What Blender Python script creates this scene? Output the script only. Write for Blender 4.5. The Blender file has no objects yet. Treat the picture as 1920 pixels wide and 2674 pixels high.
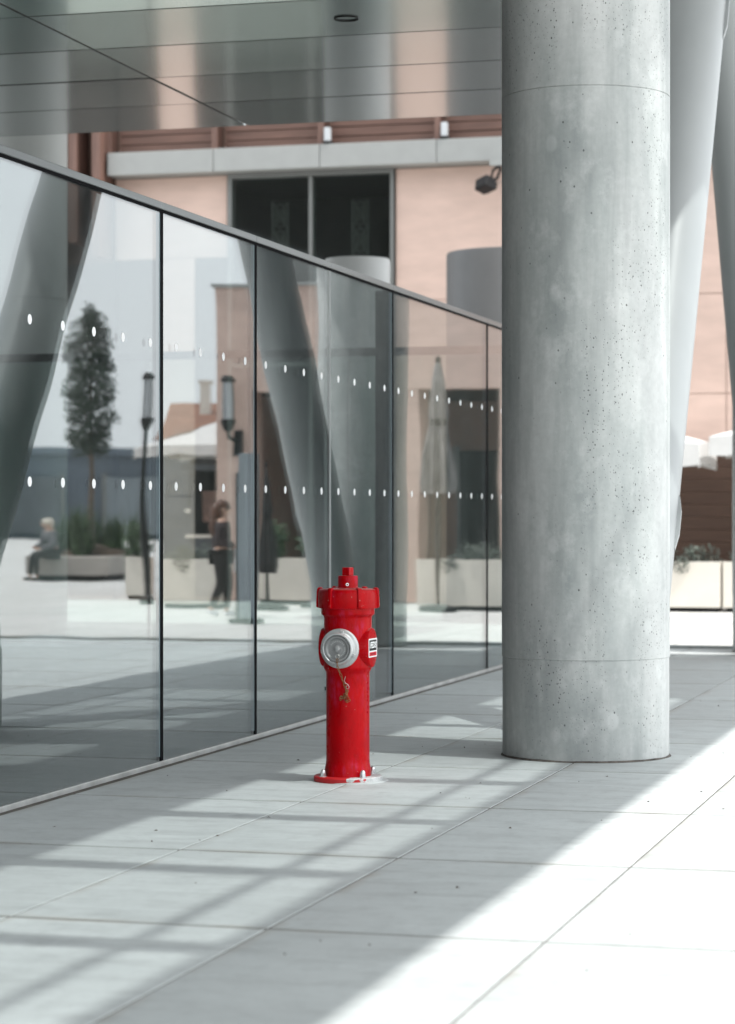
import bpy, bmesh, math, random
from mathutils import Vector, Matrix

# world axes: X = distance out from the glass barrier onto the plaza, Y = along the barrier, Z = up (metres)
R = math.radians
rnd = random.Random(11)
sc = bpy.context.scene
col = sc.collection

# ------------------------------------------------------------------ camera
cam_d = bpy.data.cameras.new('camera')
cam = bpy.data.objects.new('camera', cam_d)
col.objects.link(cam)
cam.location = (4.868, 0.0, 1.45)
cam.rotation_euler = (R(90), 0, R(15.4))
cam_d.sensor_fit = 'VERTICAL'
cam_d.sensor_height = 36.0
cam_d.lens = 85.0
cam_d.shift_y = 0.0020
cam_d.clip_start = 0.1
cam_d.clip_end = 2000
cam_d.dof.use_dof = True
cam_d.dof.focus_distance = 13.3
cam_d.dof.aperture_fstop = 2.6
sc.camera = cam

# ------------------------------------------------------------------ light
SUN_EL = 64.0
SUN_AZ = 14.0          # the sun stands over +X, turned this much towards the camera side (-Y)
world = bpy.data.worlds.new('World')
sc.world = world
world.use_nodes = True
wn = world.node_tree
bg = wn.nodes['Background']
sky = wn.nodes.new('ShaderNodeTexSky')
sky.sky_type = 'NISHITA'
sky.sun_disc = False
sky.sun_elevation = R(SUN_EL)
sky.sun_rotation = R(90 + SUN_AZ)
sky.air_density = 1.0
sky.dust_density = 5.0
sky.ozone_density = 1.0
# thin bright overcast veil over the whole dome
veil = wn.nodes.new('ShaderNodeMix'); veil.data_type = 'RGBA'
tc = wn.nodes.new('ShaderNodeTexCoord')
cn = wn.nodes.new('ShaderNodeTexNoise'); cn.inputs['Scale'].default_value = 2.2; cn.inputs['Detail'].default_value = 6
cr = wn.nodes.new('ShaderNodeMapRange'); cr.inputs['From Min'].default_value = 0.3; cr.inputs['From Max'].default_value = 0.7
cr.inputs['To Min'].default_value = 0.62; cr.inputs['To Max'].default_value = 0.92
wn.links.new(tc.outputs['Generated'], cn.inputs['Vector'])
wn.links.new(cn.outputs[0], cr.inputs['Value'])
wn.links.new(cr.outputs[0], veil.inputs[0])
wn.links.new(sky.outputs[0], veil.inputs[6])
veil.inputs[7].default_value = (10.2, 10.7, 11.0, 1)
wn.links.new(veil.outputs[2], bg.inputs[0])
bg.inputs[1].default_value = 0.15
sun_d = bpy.data.lights.new('sun', 'SUN')
sun_d.energy = 3.8
sun_d.angle = R(0.55)
sun_d.color = (1.0, 0.975, 0.94)
sun = bpy.data.objects.new('sun', sun_d)
col.objects.link(sun)
sdir = Vector((math.cos(R(SUN_EL)) * math.cos(R(SUN_AZ)), -math.cos(R(SUN_EL)) * math.sin(R(SUN_AZ)), math.sin(R(SUN_EL))))
sun.rotation_euler = sdir.to_track_quat('Z', 'Y').to_euler()
sun.location = sdir * 60
sc.view_settings.view_transform = 'Standard'
sc.view_settings.look = 'None'
sc.view_settings.gamma = 1.0
sc.view_settings.use_curve_mapping = False
sc.view_settings.exposure = 0.55
try:
    sc.cycles.transparent_max_bounces = 32
    sc.cycles.max_bounces = 10
    sc.cycles.diffuse_bounces = 4
    sc.cycles.glossy_bounces = 6
    sc.cycles.use_denoising = True
    sc.cycles.caustics_reflective = False
    sc.cycles.caustics_refractive = False
except Exception:
    pass

# ------------------------------------------------------------------ helpers: nodes
class NT:
    def __init__(self, name):
        self.m = bpy.data.materials.new(name)
        self.m.use_nodes = True
        self.t = self.m.node_tree
        self.b = self.t.nodes.get('Principled BSDF')
        self.out = self.t.nodes.get('Material Output')
        self._pos = None
    def n(self, typ, **kw):
        nd = self.t.nodes.new(typ)
        for k, v in kw.items():
            setattr(nd, k, v)
        return nd
    def l(self, a, b):
        self.t.links.new(a, b)
    def pos(self, scale=(1, 1, 1), obj=False):
        if obj:
            src = self.n('ShaderNodeTexCoord').outputs['Object']
        else:
            src = self.n('ShaderNodeNewGeometry').outputs['Position']
        mp = self.n('ShaderNodeMapping')
        mp.inputs['Scale'].default_value = scale
        self.l(src, mp.inputs['Vector'])
        return mp.outputs[0]
    def noise(self, vec, scale, detail=4, rough=0.55):
        nd = self.n('ShaderNodeTexNoise')
        nd.inputs['Scale'].default_value = scale
        nd.inputs['Detail'].default_value = detail
        nd.inputs['Roughness'].default_value = rough
        self.l(vec, nd.inputs['Vector'])
        return nd.outputs[0]
    def ramp(self, fac, stops):
        nd = self.n('ShaderNodeValToRGB')
        el = nd.color_ramp.elements
        while len(el) < len(stops):
            el.new(0.5)
        for e, (p, c) in zip(el, stops):
            e.position = p
            e.color = (c, c, c, 1) if not hasattr(c, '__len__') else (*c, 1)
        self.l(fac, nd.inputs[0])
        return nd.outputs[0]
    def mix(self, fac, a, b, mode='MIX'):
        nd = self.n('ShaderNodeMix')
        nd.data_type = 'RGBA'
        nd.blend_type = mode
        for sock, v in ((nd.inputs[0], fac), (nd.inputs[6], a), (nd.inputs[7], b)):
            if hasattr(v, 'is_output'):
                self.l(v, sock)
            elif hasattr(v, '__len__'):
                sock.default_value = (*v[:3], 1)
            else:
                sock.default_value = v
        return nd.outputs[2]
    def math(self, op, a, b=None, clamp=False):
        nd = self.n('ShaderNodeMath', operation=op)
        nd.use_clamp = clamp
        for i, v in enumerate((a, b)):
            if v is None:
                continue
            if hasattr(v, 'is_output'):
                self.l(v, nd.inputs[i])
            else:
                nd.inputs[i].default_value = v
        return nd.outputs[0]
    def set(self, **kw):
        for k, v in kw.items():
            s = self.b.inputs[k.replace('_', ' ')]
            if hasattr(v, 'is_output'):
                self.l(v, s)
            elif hasattr(v, '__len__'):
                s.default_value = (*v[:3], 1)
            else:
                s.default_value = v
    def bump(self, h, strength=0.3, dist=0.01):
        nd = self.n('ShaderNodeBump')
        nd.inputs['Strength'].default_value = strength
        nd.inputs['Distance'].default_value = dist
        self.l(h, nd.inputs['Height'])
        self.l(nd.outputs[0], self.b.inputs['Normal'])

def plain(name, c, rough=0.6, var=0.12, scale=4.0, metal=0.0, bump=0.0, stretch=(1, 1, 1), coat=0.0, spec=0.5, bscale=None):
    k = NT(name)
    v = k.pos(stretch)
    f = k.noise(v, scale, 5)
    lo = tuple(max(0, x * (1 - var)) for x in c)
    hi = tuple(min(1, x * (1 + var)) for x in c)
    k.set(Base_Color=k.ramp(f, [(0.3, lo), (0.7, hi)]), Roughness=rough, Metallic=metal)
    k.b.inputs['Specular IOR Level'].default_value = spec
    if coat:
        k.b.inputs['Coat Weight'].default_value = coat
        k.b.inputs['Coat Roughness'].default_value = 0.09
    if bump:
        k.bump(k.noise(v, bscale or scale * 8, 4), bump, 0.01)
    return k.m

M = {}

def concrete_column_mat():
    k = NT('column_concrete')
    v = k.pos()
    vs = k.pos((1, 1, 0.28))
    big = k.noise(vs, 2.2, 5, 0.6)
    fine = k.noise(v, 26, 5, 0.65)
    base = k.ramp(big, [(0.30, (0.29, 0.32, 0.32)), (0.48, (0.44, 0.465, 0.46)), (0.70, (0.57, 0.585, 0.58))])
    base = k.mix(0.35, base, k.ramp(fine, [(0.3, 0.32), (0.7, 0.62)]), 'MULTIPLY')
    base = k.mix(1.0, base, (1.25, 1.235, 1.225), 'MULTIPLY')
    # pale laitance prints: soft-edged ovals scattered over the face
    vo = k.n('ShaderNodeTexVoronoi', feature='F1')
    vo.inputs['Scale'].default_value = 5.5
    k.l(k.pos((1, 1, 0.7)), vo.inputs['Vector'])
    ov = k.ramp(vo.outputs['Distance'], [(0.16, 1.0), (0.24, 0.0)])
    keep = k.ramp(k.n('ShaderNodeSeparateColor').outputs[0], [(0, 0)]) if False else None
    sep = k.n('ShaderNodeSeparateColor')
    k.l(vo.outputs['Color'], sep.inputs[0])
    kp = k.ramp(sep.outputs[0], [(0.74, 0.0), (0.78, 1.0)])
    base = k.mix(k.math('MULTIPLY', k.math('MULTIPLY', ov, kp), 0.3), base, (0.68, 0.70, 0.69))
    # rain and release-agent streaks running down, and blotches
    stv = k.noise(k.pos((2.5, 2.5, 0.22)), 1.6, 5, 0.6)
    base = k.mix(k.ramp(stv, [(0.48, 0.0), (0.70, 0.6)]), base, (0.22, 0.24, 0.238))
    blo = k.noise(k.pos((1, 1, 0.8)), 4.5, 6, 0.7)
    base = k.mix(k.ramp(blo, [(0.54, 0.0), (0.70, 0.34)]), base, (0.70, 0.71, 0.70))
    # blow holes
    def pits(scale, rad, thr, seed):
        p = k.n('ShaderNodeTexVoronoi', feature='F1')
        p.inputs['Scale'].default_value = scale
        mp = k.pos((1, 1, 0.75))
        ad = k.n('ShaderNodeVectorMath', operation='ADD')
        ad.inputs[1].default_value = (seed, seed * 1.7, seed * 0.6)
        k.l(mp, ad.inputs[0])
        k.l(ad.outputs[0], p.inputs['Vector'])
        s = k.n('ShaderNodeSeparateColor')
        k.l(p.outputs['Color'], s.inputs[0])
        dot = k.ramp(p.outputs['Distance'], [(rad * 0.6, 1.0), (rad, 0.0)])
        kp = k.ramp(s.outputs[1], [(thr, 0.0), (thr + 0.02, 1.0)])
        return k.math('MULTIPLY', dot, kp)
    dens = k.ramp(k.noise(k.pos((1, 1, 0.45)), 1.7, 3), [(0.47, 0.0), (0.58, 1.0)])
    pa = k.math('MULTIPLY', pits(38, 0.19, 0.35, 3.1), dens)
    pb = k.math('MULTIPLY', pits(16, 0.10, 0.40, 7.7), k.ramp(k.noise(v, 2.6, 3), [(0.40, 0.15), (0.55, 1.0)]))
    pc = k.math('MULTIPLY', pits(70, 0.24, 0.45, 1.3), dens)
    pit = k.math('MAXIMUM', k.math('MAXIMUM', pa, pb), k.math('MULTIPLY', pc, 0.7))
    base = k.mix(k.math('MULTIPLY', pit, 0.85), base, (0.06, 0.065, 0.065))
    k.set(Base_Color=base, Roughness=0.62)
    h = k.math('SUBTRACT', k.math('MULTIPLY', fine, 0.12), pit)
    k.bump(h, 0.35, 0.006)
    return k.m
M['column'] = concrete_column_mat()

def paving_mat(name, c):
    k = NT(name)
    v = k.pos((0.6, 1.6, 1))
    a = k.noise(v, 1.1, 6, 0.6)
    b = k.noise(k.pos((1, 1, 1)), 30, 4, 0.6)
    st = k.noise(k.pos((0.9, 3.0, 1)), 2.3, 5, 0.65)
    base = k.ramp(a, [(0.3, tuple(x * 0.90 for x in c)), (0.7, tuple(min(1, x * 1.07) for x in c))])
    base = k.mix(k.ramp(st, [(0.50, 0.0), (0.74, 0.62)]), base, tuple(x * 0.66 for x in c))
    base = k.mix(0.25, base, k.ramp(b, [(0.3, 0.75), (0.7, 1.0)]), 'MULTIPLY')
    oi = k.n('ShaderNodeObjectInfo')
    tone = k.ramp(oi.outputs['Random'], [(0.0, 0.86), (1.0, 1.0)])
    base = k.mix(1.0, base, tone, 'MULTIPLY')
    ox = k.n('ShaderNodeSeparateXYZ')
    k.l(k.n('ShaderNodeTexCoord').outputs['Object'], ox.inputs[0])
    ed = k.math('MINIMUM', ox.outputs[0], k.math('MINIMUM', ox.outputs[1], k.math('SUBTRACT', 1.8, ox.outputs[1])))
    wob = k.noise(k.pos(), 5.0, 6, 0.7)
    grime = k.math('MULTIPLY', k.ramp(k.math('ADD', ed, k.math('MULTIPLY', wob, 0.10)), [(0.05, 1.0), (0.11, 0.0)]), k.ramp(k.noise(k.pos(), 1.4, 3), [(0.45, 0.05), (0.6, 0.65)]))
    base = k.mix(grime, base, (0.30, 0.275, 0.235))
    mott = k.noise(k.pos((1.0, 1.0, 1)), 6.5, 7, 0.72)
    base = k.mix(k.ramp(mott, [(0.48, 0.0), (0.72, 0.62)]), base, tuple(x * 0.62 for x in c))
    base = k.mix(k.ramp(k.noise(k.pos((0.35, 2.2, 1)), 3.4, 6, 0.7), [(0.55, 0.0), (0.75, 0.5)]), base, tuple(min(1, x * 1.14) for x in c))
    sp = k.n('ShaderNodeTexVoronoi', feature='F1')
    sp.inputs['Scale'].default_value = 9
    k.l(k.pos(), sp.inputs['Vector'])
    s = k.n('ShaderNodeSeparateColor')
    k.l(sp.outputs['Color'], s.inputs[0])
    dot = k.math('MULTIPLY', k.ramp(sp.outputs['Distance'], [(0.03, 1.0), (0.06, 0.0)]), k.ramp(s.outputs[0], [(0.86, 0.0), (0.88, 1.0)]))
    base = k.mix(k.math('MULTIPLY', dot, 0.6), base, (0.14, 0.13, 0.12))
    k.set(Base_Color=base, Roughness=k.ramp(a, [(0.3, 0.5), (0.7, 0.7)]))
    k.bump(b, 0.12, 0.004)
    return k.m
M['slab'] = paving_mat('paving_concrete', (0.545, 0.585, 0.585))

def ground_mat():
    k = NT('plaza_paving_far')
    br = k.n('ShaderNodeTexBrick')
    br.offset = 0.0
    br.inputs['Scale'].default_value = 1.0
    br.inputs['Brick Width'].default_value = 0.98
    br.inputs['Row Height'].default_value = 1.8
    br.inputs['Mortar Size'].default_value = 0.008
    br.inputs['Color1'].default_value = (0.58, 0.58, 0.56, 1)
    br.inputs['Color2'].default_value = (0.63, 0.62, 0.60, 1)
    br.inputs['Mortar'].default_value = (0.25, 0.25, 0.24, 1)
    k.l(k.pos(), br.inputs['Vector'])
    n = k.noise(k.pos(), 0.6, 5)
    k.set(Base_Color=k.mix(0.3, br.outputs[0], k.ramp(n, [(0.3, 0.6), (0.7, 1.0)]), 'MULTIPLY'), Roughness=0.65)
    return k.m
M['ground'] = ground_mat()
M['joint'] = plain('joint_mortar', (0.10, 0.092, 0.08), 0.9, 0.4, 7)

def glass_mat(name, tint, ior=1.5, wave=0.0, dust=0.0):
    k = NT(name)
    k.t.nodes.remove(k.b)
    g = k.n('ShaderNodeNewGeometry')
    fr = k.n('ShaderNodeFresnel')
    iorn = k.math('ADD', k.math('MULTIPLY', g.outputs['Backfacing'], 1.0 / ior - ior), ior)
    k.l(iorn, fr.inputs['IOR'])
    tr = k.n('ShaderNodeBsdfTransparent')
    tr.inputs[0].default_value = (*tint, 1)
    gl = k.n('ShaderNodeBsdfGlossy')
    gl.inputs['Roughness'].default_value = 0.0
    gl.inputs['Color'].default_value = (0.97, 0.985, 1.0, 1)
    if wave:
        nz = k.noise(k.pos((1, 1, 0.6)), 1.3, 1)
        b = k.n('ShaderNodeBump')
        b.inputs['Strength'].default_value = 1.0
        b.inputs['Distance'].default_value = wave
        k.l(nz, b.inputs['Height'])
        k.l(b.outputs[0], gl.inputs['Normal'])
    mx = k.n('ShaderNodeMixShader')
    k.l(fr.outputs[0], mx.inputs[0])
    k.l(tr.outputs[0], mx.inputs[1])
    k.l(gl.outputs[0], mx.inputs[2])
    res = mx.outputs[0]
    if dust:
        df = k.n('ShaderNodeBsdfDiffuse')
        df.inputs[0].default_value = (0.7, 0.72, 0.72, 1)
        m2 = k.n('ShaderNodeMixShader')
        sm = k.ramp(k.noise(k.pos((1, 1, 0.5)), 3.0, 6, 0.7), [(0.42, dust * 0.3), (0.62, dust * 1.5), (0.8, dust * 5.0)])
        k.l(sm, m2.inputs[0])
        k.l(res, m2.inputs[1])
        k.l(df.outputs[0], m2.inputs[2])
        res = m2.outputs[0]
    k.l(res, k.out.inputs[0])
    return k.m
M['glass'] = glass_mat('barrier_glass', (0.665, 0.70, 0.695), 2.35, 0.0012, 0.010)
M['glass_far'] = glass_mat('window_glass', (0.8, 0.86, 0.84), 1.33)
M['sun_filter'] = glass_mat('sun_filter_glass', (0.60, 0.62, 0.62), 1.45)  # tint dims the sun through the strip added overhead

M['rail'] = plain('brushed_steel', (0.22, 0.23, 0.23), 0.36, 0.15, 3, 0.85, 0.05, (1, 0.1, 4))
M['channel'] = plain('aluminium_angle', (0.55, 0.56, 0.55), 0.45, 0.2, 5, 0.5)
M['gasket_and_shadow'] = plain('black_gasket_and_shadow', (0.006, 0.006, 0.007), 0.8, 0.2, spec=0.05)  # also colours the painted shadow line under the cap rail
M['seal'] = plain('grey_silicone', (0.22, 0.24, 0.24), 0.4, 0.2)
M['edge'] = plain('polished_glass_edge', (0.26, 0.34, 0.37), 0.3, 0.1, 2)
M['seal_dirty'] = plain('dirty_sealant', (0.10, 0.09, 0.08), 0.9, 0.6, 22)
M['dot'] = plain('white_film', (0.88, 0.88, 0.88), 0.5, 0.02)
M['soffit'] = plain('soffit_metal', (0.40, 0.42, 0.415), 0.17, 0.03, 1.5, 0.75, coat=0.8)
M['structure_grey'] = plain('render_grey', (0.45, 0.46, 0.46), 0.7, 0.08)
M['strut'] = plain('white_grey_paint', (0.355, 0.37, 0.372), 0.42, 0.03, 2.0)
M['pale_column'] = plain('smooth_pale_concrete', (0.40, 0.415, 0.41), 0.55, 0.06, 1.4, stretch=(1, 1, 0.2))
M['pale_drum'] = plain('pale_drum_paint', (0.50, 0.51, 0.51), 0.5, 0.03, 1.2)
M['dark_drum'] = plain('dark_grey_paint', (0.14, 0.142, 0.145), 0.5, 0.05)
M['terra'] = plain('terracotta_render', (0.56, 0.415, 0.355), 0.75, 0.08, 1.8, bump=0.05, stretch=(1, 1, 3))
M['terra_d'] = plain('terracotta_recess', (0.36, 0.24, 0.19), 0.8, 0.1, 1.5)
M['ledge'] = plain('grey_ledge', (0.27, 0.277, 0.27), 0.55, 0.04)
M['timber'] = plain('brown_timber', (0.15, 0.080, 0.060), 0.6, 0.35, 3.0, stretch=(0.4, 1, 12))
M['timber_v'] = plain('brown_timber_fin', (0.13, 0.072, 0.056), 0.6, 0.35, 3.0, stretch=(8, 8, 0.4))
M['timber_dark'] = plain('dark_timber_board', (0.070, 0.038, 0.025), 0.6, 0.3, 3.0, stretch=(0.5, 1, 14))
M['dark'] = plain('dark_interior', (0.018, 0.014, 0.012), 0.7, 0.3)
M['black'] = plain('black_metal', (0.013, 0.013, 0.014), 0.5, 0.2, spec=0.2)
M['frame'] = plain('grey_window_frame', (0.17, 0.175, 0.17), 0.45, 0.05, metal=0.3)
M['lattice'] = plain('lattice_metal', (0.05, 0.046, 0.042), 0.5, 0.3, 9)
M['cream'] = plain('cream_planter', (0.70, 0.66, 0.59), 0.6, 0.05, 2)
M['taupe'] = plain('taupe_planter', (0.36, 0.33, 0.30), 0.65, 0.08, 2)
M['soil'] = plain('soil', (0.07, 0.05, 0.035), 0.95, 0.4, 20)
M['leaf'] = plain('leaf_green', (0.045, 0.085, 0.035), 0.5, 0.5, 6)
M['leaf_dark'] = plain('leaf_dark', (0.030, 0.050, 0.034), 0.5, 0.5, 4)
M['leaf_grey'] = plain('leaf_grey', (0.10, 0.12, 0.10), 0.6, 0.5, 8)
M['bark'] = plain('bark', (0.12, 0.09, 0.07), 0.9, 0.4, 10, bump=0.5)
M['canvas'] = plain('white_canvas', (0.60, 0.60, 0.59), 0.8, 0.05, 5)
M['canvas_grey'] = plain('grey_canvas', (0.20, 0.19, 0.185), 0.8, 0.5, 6, stretch=(5, 5, 0.4))
M['canvas_dark'] = plain('dark_canvas', (0.035, 0.033, 0.033), 0.8, 0.2, 6)
M['lamp_glass'] = plain('opal_lamp_glass', (0.45, 0.47, 0.49), 0.3, 0.03)
M['totem'] = plain('blue_grey_metal', (0.20, 0.23, 0.25), 0.35, 0.15, 2, 0.4, stretch=(6, 6, 0.3))
M['far_blue'] = plain('slate_blue_cladding', (0.115, 0.14, 0.17), 0.8, 0.25, 0.15)
M['house'] = plain('ochre_house', (0.42, 0.22, 0.12), 0.85, 0.1, 1)
M['tile_roof'] = plain('clay_roof', (0.22, 0.11, 0.075), 0.8, 0.2, 3)
M['kiosk'] = plain('kiosk_grey', (0.10, 0.11, 0.125), 0.6, 0.2, 2)
M['skin'] = plain('skin', (0.52, 0.33, 0.25), 0.5, 0.05)
M['hair'] = plain('brown_hair', (0.085, 0.032, 0.015), 0.5, 0.4, 30, stretch=(3, 3, 0.4))
M['hair_grey'] = plain('white_hair', (0.55, 0.50, 0.42), 0.6, 0.2, 20)
M['jacket'] = plain('dark_jacket', (0.035, 0.022, 0.024), 0.7, 0.3, 8)
M['trouser'] = plain('black_trousers', (0.016, 0.014, 0.014), 0.7, 0.3, 8)
M['cloth_grey'] = plain('grey_cloth', (0.12, 0.12, 0.13), 0.8, 0.2, 8)
M['white_cloth'] = plain('white_cloth', (0.75, 0.75, 0.77), 0.8, 0.05, 8)
M['tan_bag'] = plain('white_bag', (0.72, 0.71, 0.70), 0.6, 0.05, 8)

def hydrant_red():
    k = NT('hydrant_red_paint')
    v = k.pos(obj=True)
    big = k.noise(v, 7, 4)
    base = k.ramp(big, [(0.3, (0.37, 0.0, 0.003)), (0.7, (0.50, 0.001, 0.004))])
    # pinkish scuffs, streaky and upright
    sc1 = k.noise(k.pos((1, 1, 0.3), True), 34, 6, 0.7)
    zone = k.ramp(k.noise(v, 4.3, 2), [(0.46, 0.0), (0.60, 1.0)])
    base = k.mix(k.math('MULTIPLY', k.ramp(sc1, [(0.50, 0.0), (0.68, 0.8)]), zone), base, (0.46, 0.035, 0.10))
    gr = k.noise(k.pos((1, 1, 0.5), True), 12, 5, 0.7)
    base = k.mix(k.ramp(gr, [(0.55, 0.0), (0.8, 0.55)]), base, (0.14, 0.004, 0.005))
    # chips to pale primer
    ch = k.noise(v, 60, 3, 0.6)
    base = k.mix(k.ramp(ch, [(0.712, 0.0), (0.727, 0.75)]), base, (0.50, 0.42, 0.38))
    # settled dust on upward faces
    nrm = k.n('ShaderNodeSeparateXYZ')
    k.l(k.n('ShaderNodeNewGeometry').outputs['Normal'], nrm.inputs[0])
    up = k.ramp(nrm.outputs[2], [(0.7, 0.0), (1.0, 0.4)])
    dn = k.ramp(k.noise(v, 18, 5, 0.7), [(0.3, 0.3), (0.7, 1.0)])
    base = k.mix(k.math('MULTIPLY', up, dn), base, (0.62, 0.42, 0.38))
    k.set(Base_Color=base, Roughness=k.ramp(sc1, [(0.3, 0.20), (0.7, 0.42)]))
    k.b.inputs['Specular IOR Level'].default_value = 0.12
    k.bump(k.noise(v, 45, 3), 0.10, 0.004)
    return k.m
M['red'] = hydrant_red()

def flange_mat():
    k = NT('chipped_flange_paint')
    v = k.pos(obj=True)
    n = k.noise(v, 9, 5, 0.6)
    sx = k.n('ShaderNodeSeparateXYZ')
    k.l(v, sx.inputs[0])
    # paint survives better on the camera's left of the flange, is gone to the right
    f = k.math('ADD', n, k.math('MULTIPLY', sx.outputs[0], 1.3))
    mask = k.ramp(f, [(0.555, 0.0), (0.575, 1.0)])
    base = k.mix(mask, (0.50, 0.010, 0.014), k.ramp(k.noise(v, 40, 4), [(0.3, (0.42, 0.43, 0.43)), (0.7, (0.66, 0.67, 0.67))]))
    k.set(Base_Color=base, Roughness=0.5)
    k.bump(mask, 0.4, 0.002)
    return k.m
M['flange'] = flange_mat()
M['cast_alu'] = plain('cast_aluminium', (0.50, 0.51, 0.51), 0.42, 0.12, 14, 0.55, 0.12, bscale=120)
M['cast_alu_dark'] = plain('cast_aluminium_dull', (0.30, 0.305, 0.305), 0.5, 0.15, 14, 0.4, 0.2, bscale=120)
M['zinc'] = plain('zinc_bolt', (0.62, 0.63, 0.64), 0.28, 0.15, 30, 0.9)
M['rust'] = plain('rusty_chain', (0.22, 0.115, 0.05), 0.8, 0.45, 90, 0.2)
M['wire'] = plain('bright_wire', (0.6, 0.6, 0.57), 0.35, 0.1, 40, 0.8)
M['st_white'] = plain('sticker_white', (0.86, 0.87, 0.87), 0.35, 0.02)
M['st_black'] = plain('sticker_black', (0.008, 0.008, 0.009), 0.35, 0.1)
M['st_red'] = plain('sticker_red', (0.62, 0.012, 0.03), 0.35, 0.05)
M['st_dark_red'] = plain('sticker_dark_red', (0.16, 0.006, 0.01), 0.35, 0.05)
M['debris'] = plain('dry_leaf_bits', (0.07, 0.045, 0.03), 0.9, 0.5, 40)

# ------------------------------------------------------------------ helpers: meshes
class MB:
    def __init__(self):
        self.v, self.f = [], []
    def add(self, vs, fs):
        o = len(self.v)
        self.v += [tuple(p) for p in vs]
        self.f += [tuple(i + o for i in f) for f in fs]
        return self
    def box(self, x0, x1, y0, y1, z0, z1):
        vs = [(x0, y0, z0), (x1, y0, z0), (x1, y1, z0), (x0, y1, z0), (x0, y0, z1), (x1, y0, z1), (x1, y1, z1), (x0, y1, z1)]
        return self.add(vs, [(0, 3, 2, 1), (4, 5, 6, 7), (0, 1, 5, 4), (1, 2, 6, 5), (2, 3, 7, 6), (3, 0, 4, 7)])
    def lathe(self, prof, n=48, cx=0, cy=0, cap0=True, cap1=True, rf=None):
        vs, fs = [], []
        for (r, z) in prof:
            for i in range(n):
                a = 2 * math.pi * i / n
                rr = r * (rf(a, z) if rf else 1)
                vs.append((cx + rr * math.cos(a), cy + rr * math.sin(a), z))
        for j in range(len(prof) - 1):
            for i in range(n):
                k = (i + 1) % n
                fs.append((j * n + i, j * n + k, (j + 1) * n + k, (j + 1) * n + i))
        if cap0:
            fs.append(tuple(reversed(range(n))))
        if cap1:
            fs.append(tuple(range((len(prof) - 1) * n, len(prof) * n)))
        return self.add(vs, fs)
    def tube(self, pts, rad, n=10, closed=False):
        pts = [Vector(p) for p in pts]
        m = len(pts)
        vs, fs = [], []
        for j, p in enumerate(pts):
            if closed:
                d = pts[(j + 1) % m] - pts[j - 1]
            else:
                d = pts[min(j + 1, m - 1)] - pts[max(j - 1, 0)]
            d.normalize()
            a = d.orthogonal() if abs(d.z) > 0.95 or True else d
            up = Vector((0, 0, 1)) if abs(d.z) < 0.9 else Vector((0, 1, 0))
            a = d.cross(up).normalized()
            b = a.cross(d).normalized()
            r = rad[j] if hasattr(rad, '__len__') else rad
            for i in range(n):
                t = 2 * math.pi * i / n
                vs.append(p + a * (r * math.cos(t)) + b * (r * math.sin(t)))
        for j in range(m if closed else m - 1):
            k = (j + 1) % m
            for i in range(n):
                l = (i + 1) % n
                fs.append((j * n + i, j * n + l, k * n + l, k * n + i))
        if not closed:
            fs.append(tuple(range(n)))
            fs.append(tuple(reversed(range((m - 1) * n, m * n))))
        return self.add(vs, fs)
    def prism(self, poly, z0, z1):
        n = len(poly)
        vs = [(x, y, z0) for x, y in poly] + [(x, y, z1) for x, y in poly]
        fs = [tuple(reversed(range(n))), tuple(range(n, 2 * n))] + [(i, (i + 1) % n, n + (i + 1) % n, n + i) for i in range(n)]
        return self.add(vs, fs)
    def xf(self, mtx):
        self.v = [tuple(mtx @ Vector(p)) for p in self.v]
        return self
    def mesh(self, name, mat, smooth=False, bevel=0.0, seg=2, fix=True, angle=35):
        me = bpy.data.meshes.new(name)
        me.from_pydata(self.v, [], self.f)
        if bevel or fix:
            bm = bmesh.new()
            bm.from_mesh(me)
            if fix:
                bmesh.ops.recalc_face_normals(bm, faces=bm.faces)
            if bevel:
                es = [e for e in bm.edges if len(e.link_faces) == 2 and e.calc_face_angle(0) > R(40)]
                bmesh.ops.bevel(bm, geom=es, offset=bevel, segments=seg, affect='EDGES', profile=0.5, clamp_overlap=True)
            bm.to_mesh(me)
            bm.free()
        me.materials.append(M[mat] if isinstance(mat, str) else mat)
        if smooth:
            me.shade_smooth()
            me.set_sharp_from_angle(angle=R(angle))
        return me

def link(name, me, parent=None, loc=(0, 0, 0), rot=(0, 0, 0)):
    o = bpy.data.objects.new(name, me)
    col.objects.link(o)
    o.location = loc
    o.rotation_euler = rot
    if parent:
        o.parent = parent
    return o

def part(name, mb, mat, parent, smooth=False, bevel=0.0, loc=(0, 0, 0), rot=(0, 0, 0), **kw):
    return link(name, mb.mesh(name, mat, smooth, bevel, **kw), parent, loc, rot)

def tag(o, label, cat, group=None):
    o['label'] = label
    o['category'] = cat
    if 'kind' not in o:
        o['kind'] = 'thing'
    if group:
        o['group'] = group
    return o

def thing(name, label, cat, loc=(0, 0, 0), rz=0, group=None):
    return tag(link(name, None, None, loc, (0, 0, rz)), label, cat, group)

def copy_tree(o, parent=None):
    c = o.copy()
    col.objects.link(c)
    c.parent = parent
    for ch in list(o.children):
        copy_tree(ch, c)
    return c

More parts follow.
